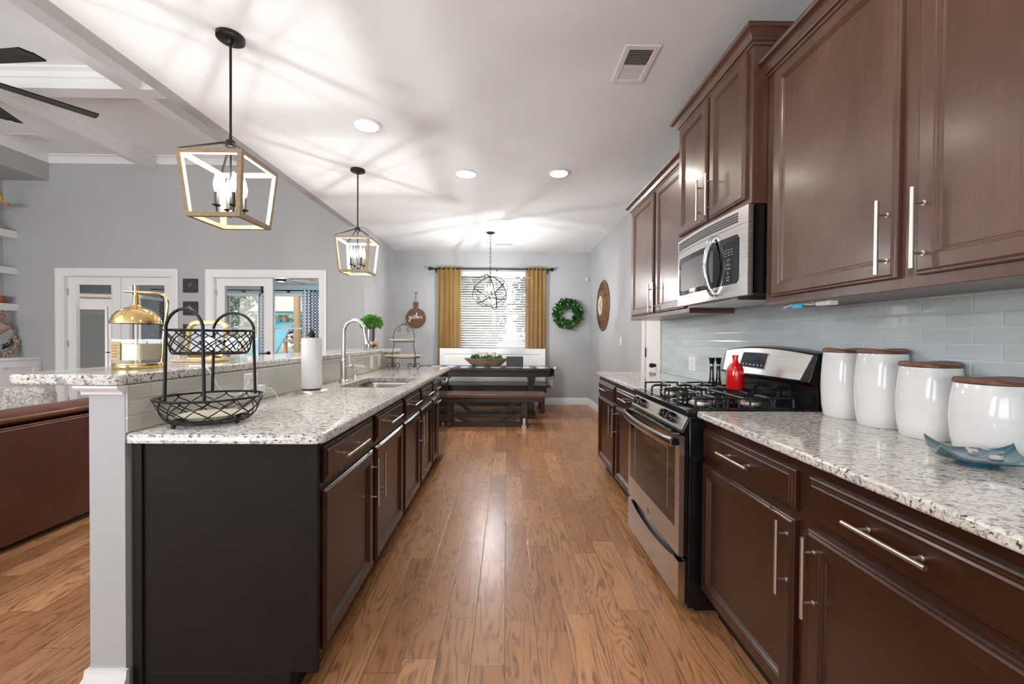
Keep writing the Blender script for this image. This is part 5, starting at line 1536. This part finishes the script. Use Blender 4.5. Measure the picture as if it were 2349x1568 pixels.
# near bench with X braces
t = thing('bench', 'brown topped trestle bench with cross braces in front of the table', 'bench', (-.2, 5.7, 0))
MB().box((-.93, 5.495, .408), (.535, 5.895, .450)).build('seat', M_['benchw'], t, bev=.006)
MB().box((-.88, 5.53, .345), (.49, 5.86, .408)).build('apron', M_['tablew'], t, bev=.003)
for x in (-.80, .245):
    MB().box((x - .045, 5.585, .05), (x + .045, 5.80, .345)).build('leg', M_['tablew'], t, bev=.005)
    MB().box((x - .05, 5.50, .0), (x + .05, 5.89, .055)).build('foot', M_['tablew'], t, bev=.005)
    s = 1 if x < 0 else -1
    MB().prism([(x + s * .04, .345), (x + s * .11, .345), (x + s * .36, .16), (x + s * .29, .16)][::s], 5.68, 5.72, 'y').build('brace', M_['tablew'], t, bev=.002)
    MB().prism([(x + s * .04, .20), (x + s * .04, .135), (x + s * .24, .055), (x + s * .33, .055)][::s], 5.60, 5.64, 'y').build('lower_brace', M_['tablew'], t, bev=.002)
MB().box((-.75, 5.655, .105), (.20, 5.745, .162)).build('stretcher', M_['tablew'], t, bev=.003)
MB().box((-.75, 5.56, .0), (.195, 5.62, .058)).build('floor_rail', M_['tablew'], t, bev=.003)
MB().box((.222, 5.485, .04), (.258, 5.50, .135)).box((.205, 5.482, .0), (.272, 5.50, .035)).build('metal_strap', M_['nickel'], t, bev=.002)

# rear bench with white panelled back
t = thing('settle_bench', 'long dark bench with a white panelled back under the window', 'bench', (-.25, 6.9, 0))
MB().box((-1.20, 6.52, .425), (.705, 7.06, .46)).build('seat', M_['tablew'], t, bev=.005)
MB().box((-1.14, 6.57, .34), (.65, 6.60, .425)).build('apron', M_['tablew'], t)
for x in (-1.12, .585):
    for y in (6.56, 6.98): MB().box((x - .035, y, 0), (x + .035, y + .07, .425)).build('leg', M_['tablew'], t, bev=.003)
MB().panel(frame((-1.168, 7.075, .30), (1, 0, 0), (0, 0, 1), (0, -1, 0)), 1.838, .735, [(0, 0), (0, .026), (.004, .030), (.095, .030), (.10, .020), (.104, .020), (.12, .026), (.16, .026)]).build('back_panel', M_['white'], t)
m = MB().box((-1.168, 7.076, .0), (-1.10, 7.10, 1.035)).box((.60, 7.076, 0), (.67, 7.10, 1.035)); m.build('back_post', M_['white'], t)

# things on the table
rn = MB(); vs = []; fs = []; nx, ny = 60, 10
for i in range(nx + 1):
    x = TX0 + .1 + (TX1 + .085 - TX0 - .1) * i / nx
    for j in range(ny + 1):
        y = 6.20 + .42 * j / ny; z = TZ + .004 + .003 * math.sin(x * 17 + j) * math.cos(y * 23)
        xx = x
        if x > TX1 - .02: e = x - (TX1 - .02); xx = TX1 - .02 + min(e, .035); z -= max(0, e - .02) * 1.6
        vs.append((xx, y - .04 * math.sin(x * 2), z))
for i in range(nx):
    for j in range(ny): a = i * (ny + 1) + j; fs.append((a, a + 1, a + ny + 2, a + ny + 1))
t = thing('table_runner', 'blue and white striped runner along the dining table', 'table runner', (-.3, 6.4, TZ))
o = MB().add(vs, fs).build('cloth', M_['runner'], t); md = o.modifiers.new('solid', 'SOLIDIFY'); md.thickness = .003; md.offset = 1
m = MB(); rnd = random.Random(5)
for i in range(40):
    x = TX0 + .12 + i * .052
    if x < TX1 - .03: m.tube([(x, 6.165 - .04 * math.sin(x * 2) + .03, TZ + .005), (x + rnd.uniform(-.012, .012), 6.14 - .04 * math.sin(x * 2), TZ + .003)], .004, 5)
m.build('fringe', M_['runner'], t)
m = MB(); m.ball((TX1 + .048, 6.32, TZ - .005), .030, 14, sz=1.0)
for i in range(14): m.tube([(TX1 + .048, 6.32 + .012 * math.cos(i), TZ - .03), (TX1 + .045 + .015 * math.sin(i * 2.1), 6.32 + .02 * math.cos(i), TZ - .11)], .003, 5)
m.build('tassel', M_['runner'], t)

bx0, by0 = -.33, 6.52
t = thing('dough_bowl', 'long carved wooden dough bowl on the dining table', 'bowl', (bx0, by0, TZ + .007))
zb = TZ + .008
lo = lambda a, b, z: ([(bx0 + a * math.cos(2 * PI * i / 40) * (1 + .05 * abs(math.cos(2 * PI * i / 40)) ** 6), by0 + b * math.sin(2 * PI * i / 40)) for i in range(40)], z)
m = MB(); ring_stack(m, [lo(.01, .01, zb), lo(.185, .09, zb), lo(.24, .12, zb + .03), lo(.30, .15, zb + .085), lo(.335, .165, zb + .118), lo(.345, .17, zb + .126), lo(.330, .16, zb + .130), lo(.29, .14, zb + .10), lo(.21, .10, zb + .03), lo(.01, .01, zb + .015)], close=False)
m.build('bowl', M_['bowlw'], t)
balls = [(-.155, -.02, .048, 'leafd', 'dark green moss ball at the left end of the dough bowl'), (-.215, .03, .040, 'leafd', 'smaller dark moss ball behind the left end of the dough bowl'), (-.03, -.05, .036, 'leaf', 'bright green ball in the middle of the dough bowl'),
         (.045, .0, .042, 'leafd', 'green ball standing highest at the bowl middle'), (.075, -.07, .038, 'leafb', 'blue grey ball at the front of the dough bowl'), (.155, -.03, .034, 'leaf', 'small green ball near the laptop'), (.215, .01, .042, 'leafb', 'blue grey ball at the right end behind the laptop'), (-.075, .01, .030, 'leafd', 'small dark ball between two cream candles')]
for dx, dy, r, mt, lab in balls:
    r *= 1.12; c_ = V(bx0 + dx, by0 + dy, zb + .112 + r * .55); rnd = random.Random(int(dx * 1000) + 900); m = MB(); m.ball(c_, r * .85, 12); L_ = []
    for i in range(130):
        z = rnd.uniform(-1, 1); a = rnd.uniform(0, 2 * PI); s = math.sqrt(1 - z * z); d = V(s * math.cos(a), s * math.sin(a), z); L_.append((c_ + d * r * .75, d + V(rnd.uniform(-.6, .6), rnd.uniform(-.6, .6), rnd.uniform(-.6, .6))))
    leaves(m, L_, r * .34, r * .13, rnd)
    tag(m.build('moss_ball', M_[mt]), lab, 'decorative ball', 'moss balls in the dough bowl')
for dx, dy, h, lab in ((-.105, .03, .10, 'cream pillar candle left of centre in the dough bowl'), (-.01, .05, .095, 'cream pillar candle in the middle of the dough bowl'), (.115, .03, .10, 'cream pillar candle right of centre in the dough bowl')):
    t = thing('pillar_candle', lab, 'candle', (bx0 + dx, by0 + dy, zb + .125), 'cream candles in the dough bowl')
    MB().lathe([(.036, .0), (.037, .004), (.037, h), (.033, h + .004), (.0001, h - .004)], (bx0 + dx, by0 + dy, zb + .125), 20).build('wax', M_['wax2'], t)
    MB().cyl((bx0 + dx, by0 + dy, zb + .12 + h), (bx0 + dx, by0 + dy, zb + .135 + h), .0015, n=6).build('wick', M_['wire'], t)

t = thing('laptop', 'open dark grey laptop seen from behind on the table', 'laptop', (.12, 6.3, TZ + .009))
lz_ = TZ + .009
MB().box((-.008, 6.185, lz_), (.250, 6.37, lz_ + .012)).build('base', M_['lapk'], t, bev=.003)
Ml = Matrix.Translation((.121, 6.19, lz_ + .012)) @ Matrix.Rotation(math.radians(-10), 4, 'X')
MB().box((-.129, -.004, 0), (.129, .004, .165), M=Ml).build('screen', M_['lap'], t, bev=.003)

# wall pieces
wx, wz, wy = 1.106, 1.665, 7.42
t = thing('wreath', 'round green leafy wreath on the back wall right of the curtain', 'wreath', (wx, wy, wz))
rnd = random.Random(11); L_ = []
for i in range(1200):
    a = rnd.uniform(0, 2 * PI); ph = rnd.uniform(-PI, PI); R0 = .195; r = .070 * rnd.uniform(.2, 1)
    p = V(wx + (R0 + r * math.cos(ph)) * math.cos(a), wy - .01 + r * .5 * math.sin(ph), wz + (R0 + r * math.cos(ph)) * math.sin(a))
    tg = V(-math.sin(a), 0, math.cos(a)); rd = V(math.cos(a), 0, math.sin(a))
    L_.append((p, tg * rnd.uniform(-.2, 1) + rd * rnd.uniform(-.7, .9) + V(0, -1, 0) * rnd.uniform(.0, .8)))
m = MB(); leaves(m, L_, .082, .019, rnd); m.build('leaves', M_['leaf'], t)
MB().tube([(wx + .205 * math.cos(i / 32 * 2 * PI), wy + .01, wz + .205 * math.sin(i / 32 * 2 * PI)) for i in range(32)], .014, 8, True).build('ring', M_['bark'], t)
m = MB()
for a, r in ((125, .23), (160, .25), (200, .24), (255, .24), (95, .17), (300, .2), (20, .25), (55, .2), (235, .2)):
    a = math.radians(a)
    for k in range(3): m.ball((wx + r * math.cos(a) + rnd.uniform(-.012, .012), wy - .06, wz + r * math.sin(a) + rnd.uniform(-.012, .012)), .010, 8)
m.build('blossoms', M_['berry'], t)

# carved round clock on the right wall
ck, cz_ = 6.37, 1.742
Mc = frame((1.514, ck, cz_), (0, -1, 0), (0, 0, 1), (-1, 0, 0))
t = thing('wall_clock', 'round carved brown wooden clock on the right dining wall', 'clock', (1.5, ck, cz_))
MB().lathe([(.0001, 0), (.385, 0), (.40, .006), (.40, .014), (.385, .022), (.36, .024), (.35, .020), (.20, .046), (.185, .056), (.165, .058), (.155, .050), (.0001, .050)], (0, 0, 0), 64, M=Mc).build('frame', M_['clockw'], t)
MB().lathe([(.0001, .050), (.150, .051), (.150, .0535), (.0001, .0535)], (0, 0, 0), 40, M=Mc).build('dial', M_['cream'], t)
for k, s_ in enumerate(('XII', 'I', 'II', 'III', 'IIII', 'V', 'VI', 'VII', 'VIII', 'IX', 'X', 'XI')):
    a = -2 * PI * k / 12; M2 = Mc @ Matrix.Rotation(a, 4, 'Z') @ Matrix.Translation((0, .275, .034)) @ Matrix.Rotation(-.17, 4, 'X'); text('numeral', s_, .105, M2, M_['walnut'], t, .004)
m = MB()
for k in range(48): a = 2 * PI * k / 48; m.box((-.003, .355 - .02, .018), (.003, .35, .029), M=Mc @ Matrix.Rotation(a, 4, 'Z'))
m.build('carving', M_['walnut'], t)
for a, L in ((-.6, .085), (-2.3, .12)): MB().box((-.004, -.02, .0535), (.004, L, .0565), M=Mc @ Matrix.Rotation(a, 4, 'Z')).build('hand', M_['wire'], t)

# "gather" board sign
sx_, sz_ = -1.668, 1.572; sy_ = 7.455
Ms = frame((sx_, sy_, sz_), (1, 0, 0), (0, 0, 1), (0, -1, 0))
t = thing('wooden_sign', 'round wooden paddle sign with white gather lettering on the back wall', 'sign', (sx_, sy_, sz_))
poly = arc(0, 0, .182, 102, 438, 40) + [(.040, .235), (.046, .27), (.044, .295), (-.044, .295), (-.046, .27), (-.040, .235)]
MB().prism(poly, .002, .022, 'z', M=Ms).build('board', M_['signw'], t, bev=.003)
MB().tube([(-.012, .285, .026), (-.008, .40, .012), (.0, .46, .006), (.008, .40, .012), (.012, .285, .026)], .004, 6, M=Ms).build('hanging_cord', M_['bowlw'], t)
MB().ball((0, 0, 0), .001).tube([(-.022, .465, .008), (0, .455, .008), (.022, .468, .008)], .007, 6, M=Ms).build('cord_knot', M_['bark'], t)
# script lettering as strokes (x, y in metres)
def strokes():
    S_ = {
        'g': [[(.028, .030), (.012, .036), (.002, .020), (.010, .004), (.026, .014), (.030, .032), (.026, -.010), (.016, -.040), (.0, -.042), (.004, -.022), (.034, .004)]],
        'a': [[(.030, .026), (.014, .034), (.002, .018), (.010, .002), (.024, .010), (.031, .030), (.029, .008), (.038, .002)]],
        't': [[(.014, .060), (.010, .024), (.014, .004), (.026, .006)], [(.002, .038), (.026, .042)]],
        'h': [[(.004, .010), (.022, .060), (.024, .082), (.012, .070), (.006, .002), (.014, .026), (.026, .032), (.028, .014), (.036, .002)]],
        'e': [[(.002, .014), (.022, .024), (.016, .036), (.004, .024), (.008, .004), (.028, .008)]],
        'r': [[(.004, .022), (.012, .036), (.016, .030), (.028, .030), (.024, .010), (.036, .004)]]}
    x = -.128; out = []
    for ch in 'gather':
        for st in S_[ch]: out.append([(x + p[0] * 1.15, p[1] * 1.25 - .012, .0245) for p in st])
        x += {'g': .045, 'a': .045, 't': .032, 'h': .046, 'e': .036, 'r': .04}[ch]
    return out
m = MB()
for st in strokes(): m.tube(spline(st, 5), .0048, 6, M=Ms)
m.build('lettering', M_['ltrw'], t)

tag(MB().box((1.448, 7.43, 2.275), (1.482, 7.459, 2.335)).build('motion_sensor', M_['plast'], bev=.006), 'small white motion sensor high on the back wall near the corner', 'sensor')

# =================================================================== LIVING ROOM
LX = -6.605
t = thing('built_in_cabinet', 'low white built-in cabinet at the far left wall', 'cabinet', (-6.85, 5.0, 0))
MB().box((-7.149, 3.2, .10), (LX - .02, 5.849, .875)).build('carcass', M_['white'], t)
MB().box((-7.149, 3.18, .875), (LX, 5.849, .912)).build('cabinet_top', M_['white'], t, bev=.004)
MB().box((-7.149, 3.2, 0), (LX - .05, 5.849, .10)).build('plinth', M_['white'], t)
for (a, b, hy) in ((5.36, 5.80, 5.42), (4.88, 5.32, 5.26), (4.40, 4.84, 4.46), (3.92, 4.36, 4.30)):
    M = frame((LX - .02, a, .14), (0, 1, 0), (0, 0, 1), (1, 0, 0))
    d = MB().panel(M, b - a, .70, [(0, 0), (0, .018), (.06, .018), (.062, .008), (.066, .008)]).build('door', M_['white'], t)
    MB().cyl((LX - .002, hy, .78), (LX + .015, hy, .78), .006, n=10).ball((LX + .02, hy, .78), .013, 12).build('knob', M_['nickel'], d)
for z0, z1, lab in ((2.577, 2.682, 'top white floating shelf holding the antlers'), (2.071, 2.164, 'middle empty white floating shelf at the left wall'), (1.558, 1.657, 'lowest white floating shelf holding the orange bowl')):
    tag(MB().box((-7.149, 3.3, z0), (-6.945, 5.849, z1)).build('floating_shelf', M_['white'], bev=.002), lab, 'shelf', 'white floating shelves')
# antlers
t = thing('antler_mount', 'brown deer antlers standing on the top floating shelf', 'antlers', (-7.05, 5.6, 2.682))
MB().tube(spline([(-7.05, 5.45, 2.682), (-7.06, 5.45, 2.80), (-7.10, 5.46, 2.88), (-7.12, 5.47, 3.0)], 5), [.03] * 15 + [.012], 8).build('base', M_['bowlw'], t)
m = MB(); m.tube(spline([(-7.10, 5.46, 2.87), (-7.03, 5.50, 2.955), (-6.93, 5.54, 2.99), (-6.82, 5.58, 3.0), (-6.76, 5.60, 2.985)], 6), .018, 8)
m.tube(spline([(-6.86, 5.57, 3.0), (-6.83, 5.58, 3.06), (-6.85, 5.59, 3.15), (-6.89, 5.60, 3.20)], 5), [.018 - .001 * k for k in range(16)], 8)
m.tube(spline([(-7.10, 5.46, 2.87), (-7.18, 5.40, 2.98), (-7.13, 5.3, 3.1)], 6), .014, 8); m.build('antler', M_['antler'], t)
tag(MB().lathe([(.04, 0), (.075, .01), (.098, .05), (.10, .10), (.09, .10), (.07, .02), (.0001, .015)], (-7.045, 5.67, 1.657), 24).build('bowl', M_['tbowl']), 'small orange brown bowl on the lowest floating shelf', 'bowl')
# shell frame
t = thing('shell_mirror', 'oval shell-crusted frame leaning on the built-in cabinet', 'frame', (-6.95, 5.58, .912))
m = MB(); rnd = random.Random(21); cyy, czz = 5.585, 1.165
for k in range(260):
    a = rnd.uniform(0, 2 * PI); r = rnd.uniform(.86, 1.06); m.ball((-6.93 + rnd.uniform(-.02, .02) - .06 * (math.sin(a)), cyy + .235 * r * math.cos(a), czz + .235 * r * math.sin(a)), rnd.uniform(.012, .022), 6, sz=rnd.uniform(.5, 1.2))
for k in range(90):
    a = rnd.uniform(0, 2 * PI); r = rnd.uniform(0, .095); m.ball((-6.96, cyy + .06 + r * math.cos(a), 1.47 + r * .8 * math.sin(a)), rnd.uniform(.012, .02), 6, sz=rnd.uniform(.6, 1.2))
m.build('shell_border', M_['shell'], t)
MB().lathe([(.0001, 0), (.215, 0), (.215, .01), (.0001, .01)], (0, 0, 0), 36, M=frame((-6.955, cyy, czz), (0, 1, 0), (.2, 0, .98), (.98, 0, -.2))).build('glass', M_['mirror'], t)
MB().tube(spline([(-6.94, cyy - .18, czz - .02), (-6.93, cyy - .03, czz + .04), (-6.93, cyy + .1, czz + .13), (-6.95, cyy + .16, czz + .16)], 5), .028, 8).build('driftwood', M_['antler'], t)
# plaques
for i, z in enumerate((1.937, 1.614, 1.29)):
    t = thing('wall_plaque', ('top', 'middle', 'lowest')[i] + ' black square plaque on the wall between the doorways', 'plaque', (-4.512, 5.849, z), 'black square plaques')
    MB().box((-4.612, 5.825, z - .098), (-4.412, 5.849, z + .098)).build('panel', M_['plaque'], t, bev=.004)
    MB().box((-4.58, 5.82, z - .066), (-4.444, 5.826, z + .066)).build('raised_centre', M_['plaque'], t, bev=.004)
    m = MB(); rnd = random.Random(i)
    if i == 1: m.box((-4.516, 5.816, z - .05), (-4.508, 5.821, z + .05)); m.box((-4.55, 5.816, z + .012), (-4.474, 5.821, z + .02))
    else:
        for k in range(14): m.ball((-4.512 + rnd.uniform(-.035, .035), 5.818, z + rnd.uniform(-.03, .045)), .006, 6)
    m.build('relief', M_['nickel'], t)

# sofa
t = thing('leather_sofa', 'brown leather sofa seen from behind left of the half wall', 'sofa', (-3.2, 2.2, 0))
SY0, SY1 = 1.15, 3.25
MB().box((-3.72, SY0, .05), (-2.83, SY1, .42)).build('base_frame', M_['leatherb'], t, bev=.02)
bp = MB().box((-2.86, SY0 + .01, .045), (-2.79, SY1 - .01, .70)); bp.build('back_panel', M_['leatherb'], t, bev=.012)
prof = []
rl = MB(); pts = arc(0, 0, 1, 0, 360, 20)[:-1]
rl.prism([(-2.925 + .125 * c_, .745 + .046 * s_) for c_, s_ in pts], SY0 - .01, SY1 + .01, 'y'); rl.build('top_roll', M_['leather'], t, bev=.012, seg=3)
MB().tube([(-2.793, SY0, .690), (-2.793, SY1, .690)], .008, 8).tube([(-2.797, SY0, .703), (-2.797, SY1, .703)], .006, 8).build('piping', M_['leather'], t)
for (a, b) in ((SY0 + .22, (SY0 + SY1) / 2 - .01), ((SY0 + SY1) / 2 + .01, SY1 - .22)):
    MB().box((-3.70, a, .42), (-3.05, b, .52)).build('seat_cushion', M_['leather'], t, bev=.03, seg=3); MB().box((-3.10, a, .45), (-2.93, b, .765)).build('back_cushion', M_['leather'], t, bev=.04, seg=3)
for (a, b) in ((SY0, SY0 + .2), (SY1 - .2, SY1)): MB().box((-3.74, a, .05), (-2.86, b, .62)).build('arm', M_['leather'], t, bev=.05, seg=3)
for x in (-3.65, -2.88):
    for y in (SY0 + .08, SY1 - .08): MB().cyl((x, y, 0), (x, y, .05), .025, n=10).build('foot', M_['dark'], t)

# paisley armchair
ax_, ay_ = -4.42, 3.95
t = thing('armchair', 'cream paisley armchair behind the leather sofa', 'armchair', (ax_, ay_, 0))
m = MB(); P = [(-.42, .30), (-.42, .68), (-.36, .74), (-.15, .77), (.15, .775), (.30, .78), (.39, .765), (.41, .70), (.42, .30)]
m.prism([(ax_ + p[0], p[1]) for p in P], ay_ - .40, ay_ - .27, 'y'); m.build('back', M_['chairf'], t, bev=.035, seg=3)
MB().box((ax_ - .36, ay_ - .27, .28), (ax_ + .36, ay_ + .36, .46)).build('seat', M_['chairf'], t, bev=.03, seg=3)
for s in (-1, 1): MB().box((ax_ + s * .36, ay_ - .30, .12), (ax_ + s * .46, ay_ + .36, .60)).build('arm', M_['chairf'], t, bev=.03, seg=3)
for s in (-1, 1):
    for y in (-.33, .33): MB().cyl((ax_ + s * .36, ay_ + y, 0), (ax_ + s * .36, ay_ + y, .30), .022, .026, 10).build('leg', M_['walnut'], t)

# =================================================================== SUNROOM AND YARD
curtain('black and white trellis curtain farthest left in the sunroom', -6.45, -6.15, 9.1, .0, 2.12, 'trel', 3, 'trellis curtains in the sunroom')
curtain('black and white trellis curtain seen through the closed glass leaf', -5.55, -5.28, 9.1, .0, 2.12, 'trel', 3, 'trellis curtains in the sunroom')
curtain('black and white trellis curtain seen through the open doorway', -4.58, -4.20, 9.1, .0, 2.25, 'trel', 4, 'trellis curtains in the sunroom')
curtain('black and white trellis curtain seen behind the brass lamp', -7.80, -7.45, 9.1, .0, 2.12, 'trel', 3, 'trellis curtains in the sunroom')
t = thing('curtain_rod', 'dark curtain rod over the sunroom windows', 'curtain rod', (-5.8, 9.1, 2.24)); MB().cyl((-7.9, 9.1, 2.24), (-4.1, 9.1, 2.24), .012, n=10).build('rod', M_['bronze'], t)
for x in (-7.2, -5.9, -4.9): MB().box((x - .01, 9.1, 2.20), (x + .01, 9.199, 2.24)).build('bracket', M_['bronze'], t)
t = thing('television_hutch', 'grey and white corner hutch with a dark television seen through the left glass door', 'hutch', (-8.1, 8.2, 0))
Mh = Matrix.Translation((-8.15, 8.35, 0)) @ Matrix.Rotation(math.radians(14), 4, 'Z')
MB().box((-.75, -.30, 0), (.75, .30, 1.95), M=Mh).build('carcass', M_['hutchg'], t)
MB().box((-.50, -.32, .05), (.75, -.30, 1.93), M=Mh).build('face', M_['white'], t)
MB().box((-.80, -.38, 1.95), (.82, .34, 2.03), M=Mh).build('cornice', M_['white'], t, bev=.02)
MB().box((-.36, -.345, .42), (.18, -.32, 1.72), M=Mh).build('left_door_glass', M_['lap'], t); MB().box((.28, -.345, .42), (.66, -.32, 1.72), M=Mh).build('right_door_glass', M_['navy'], t)
m = MB()
for a, b in (((-.42, .36), (-.36, 1.78)), ((.18, .36), (.22, 1.78)), ((-.36, 1.72), (.18, 1.78)), ((-.36, .36), (.18, .42)), ((.24, .36), (.28, 1.78)), ((.66, .36), (.70, 1.78)), ((.28, 1.72), (.66, 1.78)), ((.28, .36), (.66, .42))): m.box((a[0], -.35, a[1]), (b[0], -.32, b[1]), M=Mh)
m.build('door_frame', M_['white'], t)
# sunroom ceiling fan (blades seen edge-on through the open doorway)
sfx, sfy, sfz = -4.15, 7.5, 2.275
t = thing('ceiling_fan', 'black ceiling fan in the sunroom seen through the open doorway', 'ceiling fan', (sfx, sfy, sfz))
MB().cyl((sfx, sfy, sfz), (sfx, sfy, 2.369), .012, n=10).lathe([(.0001, -.06), (.08, -.05), (.09, 0), (.06, .04)], (sfx, sfy, sfz), 20).build('motor', M_['wire'], t)
for k in range(5): MB().box((.08, -.06, -.004), (.60, .06, .004), M=Matrix.Translation((sfx, sfy, sfz)) @ Matrix.Rotation(math.radians(72 * k + 10), 4, 'Z') @ Matrix.Rotation(.2, 4, 'X')).build('blade', M_['wire'], t)
l = bpy.data.lights.new('sunroom_fill', 'POINT'); l.energy = 24; l.color = (.9, .96, 1); l.shadow_soft_size = .12  # added point fill for the sunroom, not a lamp of the fan
lo_ = bpy.data.objects.new('sunroom_fill', l); C.objects.link(lo_); lo_.location = (sfx, sfy, 2.08)

# yard: post, play set, trees
tag(MB().box((-6.02, 11.5, -.25), (-5.88, 11.64, 3.2)).build('porch_post', M_['post'], bev=.01), 'tan porch post outside the sunroom window', 'post')
t = thing('play_set', 'wooden play set with gable roof and teal slide in the yard', 'play set', (-9.5, 18.5, -.25))
gx, gy = -8.6, 16.6
for dx in (-.9, .9):
    for dy in (-.9, .9): MB().box((gx + dx - .06, gy + dy - .06, -.25), (gx + dx + .06, gy + dy + .06, 2.15)).build('post', M_['post'], t)
MB().box((gx - 1, gy - 1, 1.0), (gx + 1, gy + 1, 1.08)).build('deck', M_['post'], t)
MB().prism([(gx - 1.2, 2.15), (gx + 1.35, 2.15), (gx + .5, 2.75), (gx - .2, 2.75)], gy - 1.2, gy + 1.2, 'y').build('roof', M_['roofo'], t)
MB().box((gx - 1.0, gy - 1.0, 2.02), (gx + 1.0, gy - .96, 2.16)).build('valance', M_['slide'], t)
sl = MB(); pts = [(gx + .35, gy - 1.0, 1.75), (gx + .45, gy - 2.0, 1.45), (gx + .7, gy - 3.2, .75), (gx + .9, gy - 4.5, .05)]
sp = spline(pts, 6); vs = []; fs = []
for p in sp: vs += [(p.x - .45, p.y, p.z + .18), (p.x - .38, p.y, p.z), (p.x + .38, p.y, p.z), (p.x + .45, p.y, p.z + .18)]
for i in range(len(sp) - 1):
    for q in range(3): fs.append((4 * i + q, 4 * i + q + 1, 4 * i + 5 + q, 4 * i + 4 + q))
sl.add(vs, fs); sl.build('slide', M_['slide'], t, solid=.05)
trees = [(-11.5, 24, 5.5, 2.3), (-16.5, 27, 7, 2.5), (-9.6, 31.5, 6.5, 2.8), (-22, 31, 7.5, 2.8), (-14.6, 35, 7, 2.6), (-1.6, 17, 4.2, 1.6), (2.2, 19, 5.0, 2.0), (-2.6, 24, 6.0, 2.3), (5.4, 25, 5.5, 2.4)]
labs = ['pale green tree behind the play set, seen in the open doorway', 'taller green tree left behind the play set', 'green tree directly behind the play set roof', 'farthest left green tree in the yard', 'green tree far back between the play set trees', 'bushy tree outside the dining blinds, left', 'bushy tree outside the dining blinds, right', 'larger tree farther behind the dining window', 'tree at the far right of the yard']
for (x, y, h, r), lab in zip(trees, labs):
    t = thing('tree', lab, 'tree', (x, y, -.25), 'trees in the yard')
    MB().cyl((x, y, -.25), (x, y, h * .5), .16, .09, 10).build('trunk', M_['bark'], t)
    rnd = random.Random(int(x * 10)); m = MB(); L_ = []
    for i in range(2400):
        z = rnd.uniform(-1, 1); a = rnd.uniform(0, 2 * PI); s = math.sqrt(1 - z * z); k = rnd.uniform(.5, 1); L_.append((V(x + s * math.cos(a) * r * k, y + s * math.sin(a) * r * k, h * .55 + z * h * .5 * k), V(rnd.uniform(-1, 1), rnd.uniform(-1, 1), rnd.uniform(-1, 1))))
    leaves(m, L_, .34, .12, rnd); m.build('crown', M_['tree'], t)
